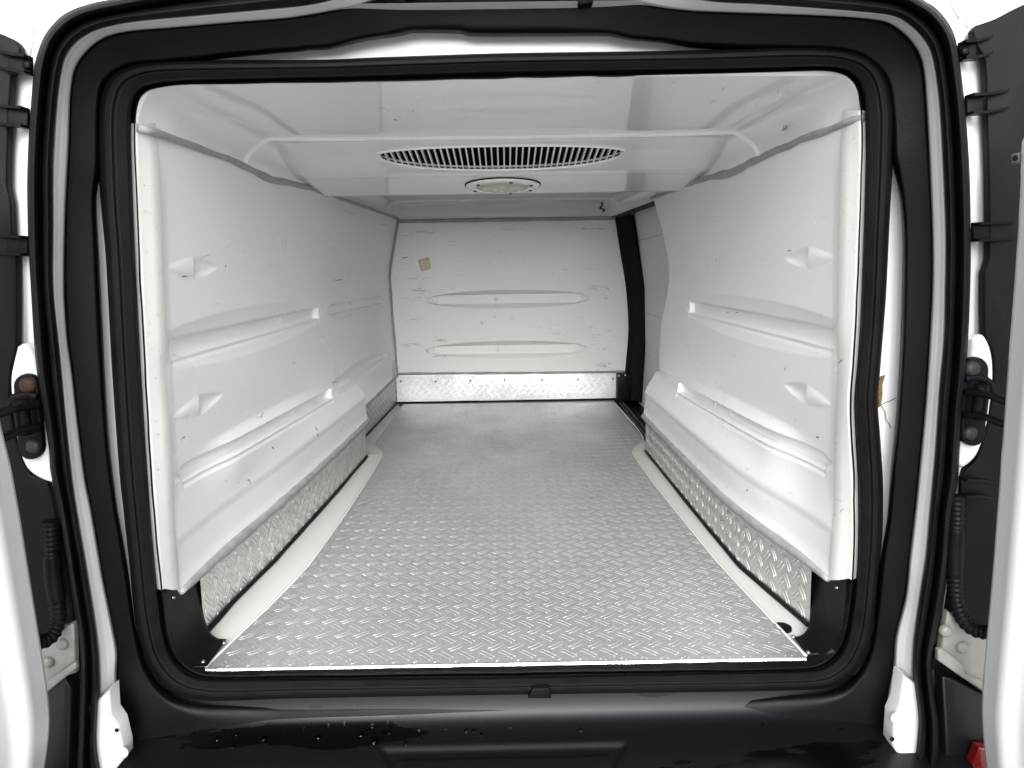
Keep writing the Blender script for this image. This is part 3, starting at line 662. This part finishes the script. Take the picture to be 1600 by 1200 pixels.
box('sill_corner_block', (.648, 3.655, .075), (.075, .06, .155), M_brk, van, 'black corner block at the foot of the bulkhead', bev=.008)
for u, v in ((967, 587), (977, 586)): dome('screw', PY(u, v, 3.624), (0, -1, 0), .005, .003, M_steel, van)
# hook by the header
hk = PY(940, 322, 3.6); tube('hook', dens([hk + [0, 0, .03], hk + [0, -.015, 0], hk + [-.012, -.02, -.012], hk + [.014, -.015, -.02], hk + [.006, 0, -.03]], .004), .004, M_blk, van, 'small black hook by the ceiling corner', n=6)

# ------------------------------------------------------------------ sill step / bumper
xs = np.linspace(-.80, .80, 400); prof = dens([(1.172, -.020), (1.166, -.055), (1.156, -.078), (1.136, -.090), (1.10, -.094), (1.03, -.096), (.965, -.100), (.945, -.112), (.940, -.14), (.955, -.30)], .004)
pa, pb = PZ(588, 1182, -.095), PZ(985, 1174, -.095); pr0 = PZ(790, 1163, -.095)[1]
XX = np.repeat(xs[None], len(prof), 0); YP = np.repeat(prof[:, :1], len(xs), 1); ZP = np.repeat(prof[:, 1:], len(xs), 1)
skew = (pr0 - YP) * 1.0
recess = sst(0, .012, pr0 - YP) * sst(0, .014, XX - (pa[0] - .005) - skew * .55) * sst(0, .014, (pb[0] + .005) - skew * .55 - XX)
r2 = sst(.026, .034, pr0 - YP) * sst(.03, .04, XX - pa[0] - skew * .2) * sst(.03, .04, pb[0] - skew * .2 - XX)
rid = np.exp(-((pr0 + .004 - YP) / .006) ** 2) * (XX > pa[0]) * (XX < pb[0])
ZP = ZP + (-.006 * recess + .005 * r2 + .001 * rid) * (YP < 1.13) * (YP > .93)
bmp = grid('rear_bumper', np.stack([XX, YP, ZP], -1), M_bump, van, 'wet black plastic loading sill and bumper', flip=True)
# outer bumper corners under the doors
for side, px in ((-1, [(-90, 1085), (40, 1075), (75, 1060), (118, 1042), (128, 1060), (124, 1200), (124, 1300), (-90, 1300)]), (1, [(1455, 1040), (1480, 1048), (1535, 1078), (1600, 1105), (1700, 1120), (1700, 1300), (1460, 1300), (1462, 1180)])):
    slab('bumper_corner', [PY(u, v, 1.075) for u, v in px], (0, -1, 0), .03, M_bump, van, 'dark moulded bumper corner below the %s door hinge' % ('left' if side < 0 else 'right'), bev=.006)
# clip in the seal and the torn lip
def pyslab(nm, px, Y, th, m, lab=None, parent=van, bev=.002): return slab(nm, [PY(u, v, Y) for u, v in px], (0, -1, 0), th, m, parent, lab, bev)
pyslab('latch_striker', [(825, 1085), (832, 1070), (857, 1069), (861, 1085)], 1.130, .012, M_blk, 'black latch catch in the sill seal')
pyslab('trim_clip', [(617, -14), (650, -14), (650, 6), (636, 8), (634, 11), (617, 9)], 1.118, .02, M_lamp, 'black clip on the top trim')
pyslab('trim_clip', [(893, -14), (926, -14), (924, 12), (903, 14), (901, 4), (893, 3)], 1.118, .02, M_lamp, 'black clip on the top trim')

# ------------------------------------------------------------------ outside the opening: pillars, hinge pockets, hinges, wiring, doors
for lo_, hi_, lab in ((44, 180, 'white painted left rear pillar'), (180, 316, 'white painted right rear pillar')):
    ring('rear_pillar', offs(Oo, -4), offs(Oo, 260), [(0, 1.072), (.06, 1.085), (.14, 1.09), (.3, 1.088), (1, 1.05)], M_body, lab, lo_, hi_, n=160)
LP = [(-120,20),(-40,44),(0,53),(30,66),(39,78),(39,96),(28,112),(24,150),(21,200),(19,290),(24,315),(27,372),(33,400),(33,545),(25,578),(23,620),(30,670),(40,708),(56,738),(80,748),(94,800),(118,930),(128,1000),(128,1050),(-120,1085)]
RP = [(1512,52),(1518,44),(1548,33),(1600,8),(1720,-20),(1720,1120),(1600,1105),(1455,1045),(1466,990),(1484,890),(1497,770),(1500,735),(1518,716),(1534,666),(1544,595),(1543,550),(1531,524),(1530,425),(1537,405),(1537,283),(1534,180),(1531,100),(1516,72)]
pockL = slab('hinge_pocket', [PY(u, v, 1.078) for u, v in dens(LP + LP[:1], 8)[:-1]], (0, -1, 0), .012, M_lamp, van, 'dark plastic pocket beside the left door hinges', bev=.003)
pockR = slab('hinge_pocket', [PY(u, v, 1.078) for u, v in dens(RP + RP[:1], 8)[:-1]], (0, -1, 0), .012, M_lamp, van, 'dark plastic pocket beside the right door hinges', bev=.003)
def fin(px_a, px_b, Y, depth, up, th=.004, nm='rubber_stop_fin'):
    """thin horizontal plate standing out towards the rear, curved tip"""
    a, b = PY(*px_a, Y), PY(*px_b, Y); k = 14; t = np.linspace(0, 1, k)
    mid = a[None] + (b - a)[None] * t[:, None]; mid[:, 2] += up * t ** 2
    dp = depth * (1 - .75 * t ** 1.5)
    V = []; 
    for h in (-th / 2, th / 2):
        for m, d in zip(mid, dp): V.append(m + [0, .0, h]); V.append(m + [0, -d, h])
    Q = []
    for i in range(k - 1):
        a0 = 2 * i; Q += [(a0, a0 + 1, a0 + 3, a0 + 2), (2*k + a0, 2*k + a0 + 2, 2*k + a0 + 3, 2*k + a0 + 1), (a0 + 1, 2*k + a0 + 1, 2*k + a0 + 3, a0 + 3), (a0, a0 + 2, 2*k + a0 + 2, 2*k + a0)]
    Q += [(0, 2*k, 2*k + 1, 1), (2*k - 2, 2*k - 1, 4*k - 1, 4*k - 2)]
    return sharp(raw(nm, V, Q, M_brk, van))
def bracket(u0, u1, v0, v1, Y=1.066):
    return pyslab('fin_backing', [(u0, v0), (u1, v0), (u1, v1), (u0, v1)], Y, .006, M_brk)
for (ua, ub, v0, v1, up) in ((52, -6, 92, 117, .010), (47, -6, 172, 200, .004), (46, -8, 371, 398, 0.0)):
    fin((ua, v0), (ub, v0 - 3), 1.066, .020, up); fin((ua, v1), (ub, v1 - 4), 1.066, .020, up); bracket(min(ua, ub) + 22, ua, v0, v1)
for (ua, ub, v0, v1, up) in ((1496, 1547, 70, 96, .010), (1507, 1572, 152, 180, .008), (1517, 1584, 350, 376, .002), (1498, 1550, 745, 770, -.01)):
    fin((ua, v0), (ub, v0 - 1), 1.066, .020, up); fin((ua, v1), (ub, v1 - 2), 1.066, .020, up); bracket(ua, ua + 26, v0, v1)
dome('screw', PY(43, 102, 1.058), (0, -1, 0), .007, .005, M_blk, van); dome('screw', PY(1507, 81, 1.058), (0, -1, 0), .007, .005, M_blk, van)
# white bulges of the pillar behind the hinges
def bulge(nm, px, Y, m, lab): return slab(nm, [PY(u, v, Y) for u, v in dens(px + px[:1], 6)[:-1]], (0, -1, 0), .012, m, van, lab, bev=.006)
bulge('hinge_boss', [(34, 540), (48, 535), (62, 560), (82, 700), (92, 748), (70, 745), (48, 728), (34, 690), (25, 620), (24, 585)], 1.075, M_body, 'white pressed boss behind the left door hinge')
bulge('hinge_boss', [(1512, 530), (1529, 522), (1542, 548), (1545, 590), (1536, 660), (1520, 708), (1498, 728), (1490, 720), (1500, 650)], 1.075, M_body, 'white pressed boss behind the right door hinge')
def hinge(side, c0, c1, rust, arms, top):
    h = bpy.data.objects.new('door_hinge', None); S.collection.objects.link(h); h.parent = van; h.matrix_parent_inverse = van.matrix_world.inverted()
    h['label'] = 'black steel %s door hinge%s' % (('left', ' with a rusty bolt') if side < 0 else ('right', ''))
    (ax, ay), (bx, by) = c0, c1; pts = []
    for a in np.linspace(PI, 2 * PI, 10): pts.append((ax + 19 * math.cos(a), ay + 19 * math.sin(a)))
    for a in np.linspace(0, PI, 10): pts.append((bx + 19 * math.cos(a), by + 19 * math.sin(a)))
    slab('hinge_leaf', [PY(u, v, 1.062) for u, v in pts], (0, -1, 0), .010, M_brk, h, bev=.003)
    dome('bolt', PY(ax - 2, ay, 1.050), (0, -1, 0), .0125, .009, M_rust if rust else M_bolt, h); dome('bolt', PY(bx, by, 1.050), (0, -1, 0), .0115, .008, M_bolt, h)
    for (p, q, r) in arms:
        a, b = PY(*p, 1.04), PY(*q, .985); tube('hinge_arm', dens([a, (a + b) / 2 + [0, -.006, .004], b, b + [side * .04, -.03, -.004]], .006), r, M_brk, h, n=8, squash=(2, .75))
    a = [PY(u, v, 1.048) for u, v in top]; tube('hinge_yoke', dens(a, .004), .0058, M_brk, h, n=8)
    cy_ = PY((ax + bx) / 2 - side * -14, (ay + by) / 2 + 2, 1.03); tube('hinge_pin', [cy_ + [0, 0, z] for z in (-.028, -.01, .01, .028)], .011, M_brk, h, n=12)
    return h
hinge(-1, (46, 602), (53, 697), True, [((58, 634), (4, 645), .0085), ((60, 668), (6, 684), .0085)], [(58, 620), (44, 617), (22, 621), (17, 632), (16, 648)])
hinge(1, (1520, 576), (1515, 676), False, [((1510, 612), (1566, 626), .0075), ((1508, 648), (1566, 662), .0075)], [(1508, 592), (1528, 590), (1545, 597), (1549, 610), (1550, 622)])
# wiring conduits
def conduit(px, r, lab):
    P = np.array([PY(u, v, Y) for u, v, Y in px]); P = dens(P, .0016); s = np.concatenate([[0], np.cumsum(np.linalg.norm(np.diff(P, axis=0), axis=1))])
    corr = ((s % .0085) > .0042) * 1.0; corr = np.convolve(corr, np.ones(2) / 2, 'same')
    smooth_zone = sst(.055, .06, s) * (1 - sst(.135, .14, s))
    R = r * (1 - .16 * corr * (1 - smooth_zone)); R[smooth_zone > .5] = r * 1.05
    return tube('wiring_conduit', P, R, M_brk, van, lab, n=16)
conduit([(79, 815, 1.045), (80, 850, 1.045), (83, 900, 1.045), (90, 945, 1.04), (90, 975, 1.03), (76, 998, 1.01), (50, 1006, .985)], .0125, 'black corrugated wiring conduit beside the left door')
conduit([(1495, 775, 1.045), (1494, 815, 1.045), (1492, 880, 1.045), (1494, 935, 1.04), (1505, 968, 1.03), (1525, 985, 1.015), (1560, 990, .99)], .0125, 'black corrugated wiring conduit beside the right door')
# pale steel brackets with bolts behind the lower corners
b1 = pyslab('corner_bracket', [(40, 1040), (62, 1002), (104, 975), (122, 968), (124, 1046), (100, 1054), (75, 1080), (40, 1092)], 1.055, .012, M_cream, 'pale steel bracket with bolts at the lower left corner', bev=.004)
for u, v in ((98, 1006), (76, 1034)): dome('bolt', PY(u, v, 1.042), (0, -1, 0), .010, .007, M_cream, b1)
pyslab('bracket_flange', [(70, 1078), (76, 1062), (122, 1030), (124, 1040), (78, 1078)], 1.040, .008, M_cream, None, b1, bev=.003)
b2 = pyslab('corner_bracket', [(1462, 1018), (1474, 950), (1500, 965), (1540, 990), (1580, 1010), (1580, 1100), (1535, 1080), (1500, 1055), (1474, 1030)], 1.055, .012, M_cream, 'pale steel bracket with bolts at the lower right corner', bev=.004)
for u, v in ((1477, 985), (1503, 1011)): dome('bolt', PY(u, v, 1.042), (0, -1, 0), .011, .008, M_cream, b2)
pyslab('bracket_flange', [(1461, 1012), (1468, 1010), (1500, 1034), (1505, 1050), (1540, 1066), (1540, 1080), (1500, 1056), (1461, 1028)], 1.038, .008, M_cream, None, b2, bev=.003)
# white door stop feet at the bottom of the pillars
def foot(px, hole, boss, lab):
    o = slab('door_stop_foot', [PY(u, v, 1.085) for u, v in px], (0, -1, 0), .032, M_body, van, lab, bev=.006)
    dome('bolt_hole', PY(*hole, 1.054), (0, -1, 0), .0042, .0012, M_hole, o); dome('pressed_boss', PY(*boss, 1.054), (0, -1, 0), .012, .003, M_body, o)
foot([(155, 1085), (186, 1062), (188, 1100), (199, 1116), (207, 1150), (208, 1168), (190, 1190), (168, 1215), (153, 1165)], (182, 1141), (190, 1176), 'white pressed foot at the bottom of the left pillar')
foot([(1397, 1040), (1426, 1058), (1430, 1085), (1433, 1133), (1422, 1188), (1394, 1170), (1380, 1147), (1383, 1102), (1391, 1085)], (1394, 1155), (1402, 1122), 'white pressed foot at the bottom of the right pillar')
# rear lamp corner
pyslab('rear_lamp', [(1508, 1190), (1520, 1159), (1560, 1162), (1560, 1196)], 1.040, .016, M_red, 'corner of a red rear lamp lens', bev=.004)
# rear doors, swung open; hinge edges stand at Y = .97
def rear_door(side, edge, out, lab, crease):
    """edge = outline of the hinge-side edge (pixels at Y=.97); the leaf runs towards the camera and outwards"""
    E = np.array([PY(u, v, .97) for u, v in dens(edge, 12)]); d = np.array([side * out, -1.0, 0]); d /= np.linalg.norm(d)
    nrm = np.array([-side, -out, 0.0]); nrm /= np.linalg.norm(nrm)
    cols = [(0.004, -.045), (0, -.006), (.003, -.001), (.010, .002), (.030, .002), (.034, .004), (.052, .004), (.060, -.006), (.075, -.008), (.10, -.008), (.20, -.006), (.55, -.004), (.80, -.004), (.805, -.045)]
    P = np.array([[e + d * s + nrm * h for s, h in cols] for e in E])
    return grid('rear_door', P, M_door, van, lab, flip=side < 0)
dL = rear_door(-1, [(-60, 300), (-22, 520), (0, 640), (20, 725), (34, 800), (50, 900), (66, 1000), (78, 1080), (81, 1130), (74, 1190), (60, 1260), (20, 1330)], .16, 'white left rear door swung open with rain drops', 0)
dR = rear_door(1, [(1640, 190), (1596, 215), (1592, 230), (1590, 300), (1582, 430), (1572, 560), (1562, 700), (1553, 820), (1545, 920), (1536, 1020), (1531, 1090), (1533, 1150), (1541, 1210), (1560, 1290), (1590, 1340)], .10, 'white right rear door swung open with a round screw', 0)
sc_ = PY(1594, 616, .955); dome('screw', sc_ + [-.004, -.01, 0], (-1, -.35, 0), .009, .003, M_bolt, dR, 'grey countersunk screw')
pyslab('door_striker', [(1580, 242), (1592, 238), (1600, 236), (1600, 256), (1581, 255)], .985, .012, M_cream, 'small pale striker tab', dR)
dome('striker_hole', PY(1586, 247, .972), (0, -1, 0), .004, .0015, M_hole, dR)

# outer shell closing the body round the load bay
Cs = dens([(-.70, 1.14), (-.86, 1.10), (-.93, .95), (-.95, .4), (-.95, -.30), (-.80, -.36), (0, -.37), (.80, -.36), (.95, -.30), (.95, .4), (.93, .95), (.86, 1.10), (.70, 1.14)], .05)
top = [(x, 1.165) for x in np.linspace(.68, -.68, 12)]; Cs = np.vstack([Cs, top])
ysh = [1.10, 1.3, 2.5, 3.6, 3.95]; P = np.array([[(x, y, z) for x, z in Cs] for y in ysh])
sh = grid('body_shell', P, M_body, van, 'white painted outer body of the van', closed=True)
raw('cab_wall', [(x, 3.96, z) for x, z in Cs], [list(range(len(Cs)))], M_blk, van, smooth=False)

# ------------------------------------------------------------------ small things and marks
for px in ([(41, -20), (44, 20), (52, 48), (47, 90)], [(58, -20), (66, 5), (92, 26)], [(1478, -20), (1487, 10), (1499, 30)], [(1510, -20), (1508, 20), (1513, 44), (1540, 30), (1600, 2)]):
    tube('panel_joint', dens([PY(u, v, 1.066) for u, v in px], .01), .0011, M_seal, van, n=6)
# yellow note on the bulkhead
n0 = [PY(u, v, 3.694) for u, v in ((653, 406), (670.5, 402), (673.5, 420), (659, 424.5))]; n0 = np.array(n0); k = 7; t = np.linspace(0, 1, k)
P = np.array([[(n0[0] * (1 - a) + n0[1] * a) * (1 - b) + (n0[3] * (1 - a) + n0[2] * a) * b + np.array([0, -.002 - .008 * (a * b) ** 3 - .003 * (1 - a) ** 4 * b, 0]) for a in t] for b in t])
nt_o = grid('paper_note', P, M_note, None); sol = nt_o.modifiers.new('t', 'SOLIDIFY'); sol.thickness = .0006
tag(nt_o, 'small yellowed square paper note stuck on the white bulkhead', 'note')
# torn foam and crack on the right white flange
pyslab('torn_foam', [(1375, 588), (1382, 586), (1378, 600), (1378, 618), (1375, 634), (1372, 636), (1371, 600)], 1.182, .003, M_foam, 'brown foam showing through a tear in the right flange', bev=.001)
for pts in ([(1375, 634), (1383, 629), (1391, 626), (1400, 622)], [(1377, 634), (1383, 643), (1384, 655), (1389, 662), (1392, 669)]):
    tube('crack', [PY(u, v, 1.180) for u, v in pts], .0006, M_scuff, van, 'thin crack in the white paint', n=5)
pyslab('warning_sticker', [(1514, 433), (1522, 433), (1522, 450), (1514, 450)], 1.082, .001, M_orange, 'small orange sticker on the right pillar', bev=0)
tube('pen_mark', dens([PY(u, v, 1.083) for u, v in ((1518, 480), (1515, 486), (1520, 488), (1516, 494), (1517, 498))], .002), .0006, M_scuff, van, n=5)
# dark scuffs on the linings, each a thin ragged smear on the surface
def smear(pts, wd, V, Q):
    pts = dens(pts, .004); T = np.gradient(pts, axis=0); T /= np.linalg.norm(T, axis=1)[:, None] + 1e-9
    view = EYE - pts; A = np.cross(T, view); A /= np.linalg.norm(A, axis=1)[:, None] + 1e-9
    n = len(pts); w_ = wd * np.sin(np.linspace(.15, PI - .1, n)) * (1 + .5 * rng.normal(size=n)).clip(.15, 2)
    b0 = len(V)
    for p, a, ww in zip(pts, A, w_): V += [p - a * ww, p + a * ww]
    for i in range(n - 1): Q.append((b0 + 2*i, b0 + 2*i + 1, b0 + 2*i + 3, b0 + 2*i + 2))
def smears(surf, specs, m_=None, parent=van):
    m_ = m_ or M_scuff
    V, Q = [], []
    for u, v, L, a, wd in specs:
        c, s = math.cos(math.radians(a)) * L / 2, math.sin(math.radians(a)) * L / 2
        pts = [(u - c, v + s), (u + rng.normal(0, L * .06), v + rng.normal(0, L * .06)), (u + c, v - s)]
        smear(np.array([surf(*p) for p in pts]), wd, V, Q)
    o = quads('scuff_marks', np.array(V), Q, m_, parent, 'thin dark scuffs rubbed into the white lining', smooth=False); o['kind'] = 'stuff'
def rnd(n, u0, u1, v0, v1, amean, asd, l0, l1, w0=.0003, w1=.0007):
    return [(rng.uniform(u0, u1), rng.uniform(v0, v1), rng.uniform(l0, l1), rng.normal(amean, asd), rng.uniform(w0, w1)) for _ in range(n)]
wl = lambda u, v: on_wall(u, v, -1); wr = lambda u, v: on_wall(u, v, 1); bk = lambda u, v: PY(u, v, 3.6955)
smears(wl, [(528, 437, 14, 4, .0012), (352, 416, 4, 80, .0010), (286, 684, 8, 40, .0012), (494, 670, 9, -60, .0010), (497, 680, 6, -70, .0009), (459, 567, 4, 20, .0008), (426, 700, 7, -40, .0008), (390, 754, 8, -70, .0008), (388, 750, 6, 10, .0006), (410, 649, 10, 70, .0006), (404, 652, 7, 20, .0006), (545, 332, 26, -22, .0005), (600, 352, 14, -22, .0006), (320, 400, 18, 22, .0004), (288, 432, 12, 3, .0006)])
smears(wl, rnd(26, 330, 540, 640, 800, 10, 50, 3, 9) + rnd(22, 262, 560, 300, 600, 30, 40, 4, 12, .0002, .0004), M_faint)
smears(wr, [(1130, 487, 5, 5, .0014), (1152, 488, 4, 5, .0012), (1137, 488, 4, 5, .0010), (1119, 406, 4, 80, .0008), (1128, 813, 5, 30, .001), (1278, 683, 6, -20, .0010), (1168, 766, 4, 60, .0009), (1234, 392, 9, -6, .0006), (1130, 813, 5, -20, .0008), (1226, 577, 6, 80, .0005)])
smears(wr, rnd(26, 1050, 1280, 650, 830, -30, 40, 3, 9) + rnd(18, 1060, 1300, 320, 600, -70, 30, 4, 14, .0002, .0004), M_faint)
smears(bk, [(632, 403, 10, 6, .0025), (655, 454, 20, -1, .0012), (948, 450, 10, -30, .0014), (644, 539, 30, 2, .0007), (690, 532, 18, 2, .0009), (773, 495, 5, -60, .0016), (753, 505, 6, -60, .0014), (688, 557, 24, 2, .0012), (945, 573, 8, 60, .0016), (952, 568, 5, 30, .0018), (933, 578, 8, 30, .0008), (960, 361, 4, 10, .0014), (655, 363, 30, 2, .0007), (930, 359, 40, -2, .0008), (795, 357, 22, 1, .0006), (815, 357, 8, 70, .0006), (667.5, 548, 7, -60, .003)], M_faint2)
def cluster(c): return [(u + rng.normal(0, su * .45), v + rng.normal(0, sv * .6), rng.uniform(4, 16), rng.normal(1, 3), rng.uniform(.0002, .0006)) for u, v, su, sv, n in c for _ in range(n)]
smears(bk, cluster([(655,454,28,4,18),(650,466,20,3,9),(652,434,25,3,12),(645,502,20,3,7),(650,363,25,3,9),(930,359,35,3,12),(935,449,30,4,11),(690,532,14,2,6),(640,540,22,3,9),(920,425,30,10,12),(930,515,30,14,12),(945,573,14,6,12),(780,400,120,40,20),(850,510,80,20,10)]), M_faint2)
smears(bk, rnd(30, 628, 965, 355, 575, 2, 9, 5, 24, .0002, .0006) + rnd(14, 860, 972, 420, 560, 60, 40, 4, 10, .0003, .0008), M_faint)
def on_ceil(u, v):
    p = PZ(u, v, 1.074); return p
smears(on_ceil, [(936, 130, 12, 0, .0010), (618, 187, 6, -10, .0010), (645, 173, 5, 0, .0006), (600, 171, 26, -8, .0004)] + rnd(5, 560, 760, 150, 195, -20, 30, 5, 16, .0002, .0005) + rnd(8, 1000, 1280, 125, 170, 50, 40, 5, 14, .0002, .0005), M_faint2)
V_, Q_ = [], []
def on_cove(u, v):
    z = 1.04
    for _ in range(12):
        p = PZ(u, v, z); c = np.sqrt(max(0, 1 - ((min(abs(p[0]), .5935) - .539) / .055) ** 2)) if abs(p[0]) > .539 else 1; z = .5 * z + .5 * (1.006 + .072 * c - .0015)
    return PZ(u, v, z)
smears(on_cove, [(1225, 200, 11, 100, .0014), (1230, 203, 9, 110, .0012), (1222, 203, 6, 70, .0008), (1228, 198, 6, 80, .001)])
for side, pts in ((-1, [(438, 500), (459, 648)]), (1, [(1130, 488), (1118, 632)])):
    for u, v in pts: dome('slot_rivet', on_wall(u, v, side), (-side, 0, 0), .007, .0025, M_wall, van)
def strip_surf(side):
    inn = [(240,192),(255,500),(265,700),(260,880)] if side < 0 else [(1320,172),(1310,500),(1304,700),(1303,830)]
    out = [(213,200),(222,450),(230,600),(242,760),(250,860)] if side < 0 else [(1345,250),(1336,500),(1328,620),(1333,760),(1332,860)]
    f = lambda a, v: np.interp(v, [p[1] for p in a], [p[0] for p in a])
    def g(u, v): t = np.clip((u - f(out, v)) / (f(inn, v) - f(out, v)), 0, 1); return PY(u, v, 1.176 + .05 * t - .0022)
    return g, lambda v, t: f(out, v) + (f(inn, v) - f(out, v)) * t
for side in (-1, 1):
    g_, uat = strip_surf(side); sp = []; sp2 = []
    for _ in range(26):
        v = rng.uniform(215, 860); (sp if rng.random() < .2 else sp2).append((uat(v, rng.uniform(.3, .97)), v, rng.uniform(3, 12), rng.normal(20, 35), rng.uniform(.0003, .0007)))
    smears(g_, sp, M_scuff); smears(g_, sp2, M_faint2)
# rain drops on the sill
V, Q = [], []
def drop(c, n, r, h, el=(1, 1)):
    b0 = len(V); seg = 10; n = np.asarray(n, float); n /= np.linalg.norm(n); a = np.cross(n, [0, 1.0, 0.01]); a /= np.linalg.norm(a); b = np.cross(n, a)
    for k, z in ((1, -.05), (.95, .35), (.7, .75), (.35, .95)):
        for t in np.linspace(0, 2 * PI, seg, endpoint=False): V.append(np.asarray(c) + r * k * (a * math.cos(t) * el[0] + b * math.sin(t) * el[1]) + n * h * z)
    for r_ in range(3):
        for i in range(seg): Q.append((b0 + r_*seg + i, b0 + r_*seg + (i+1) % seg, b0 + (r_+1)*seg + (i+1) % seg, b0 + (r_+1)*seg + i))
    V.append(np.asarray(c) + n * h); t_ = len(V) - 1
    for i in range(0, seg, 2): Q.append((b0 + 3*seg + i, b0 + 3*seg + (i+1) % seg, b0 + 3*seg + (i+2) % seg, t_))
pxs = [(413,1155,5),(447,1146,3),(476,1144,3),(498,1153,4),(514,1140,3),(539,1138,3),(565,1149,5),(576,1144,3),(582,1140,4),(601,1147,3),(607,1137,3),(609,1147,4),(585,1158,6),(588,1170,4),(633,1144,3),(634,1162,4),(655,1142,4),(658,1155,3),(668,1139,3),(675,1139,3),(698,1141,3.5),(729,1143,4),(740,1143,4),(752,1149,3),(753,1134,2),(798,1139,3),(907,1142,3.5),(920,1137,3),(970,1135,2.5),(1192,1136,3.5),(350,1145,3),(370,1150,3),(340,1156,4),(302,1150,3),(364,1167,3),(285,1170,4)]
for u, v, r in pxs:
    p = PZ(u, v, -.0945); p[2] = float(np.interp(p[1], prof[::-1, 0], prof[::-1, 1])) + .0003; drop(p, (0, -.15, 1), r * .00105, r * .0006, (1, 1.5))
o = quads('rain_drops', np.array(V), Q, M_water, None); tag(o, 'rain drops beaded on the black loading sill', 'water drops', kind='stuff')
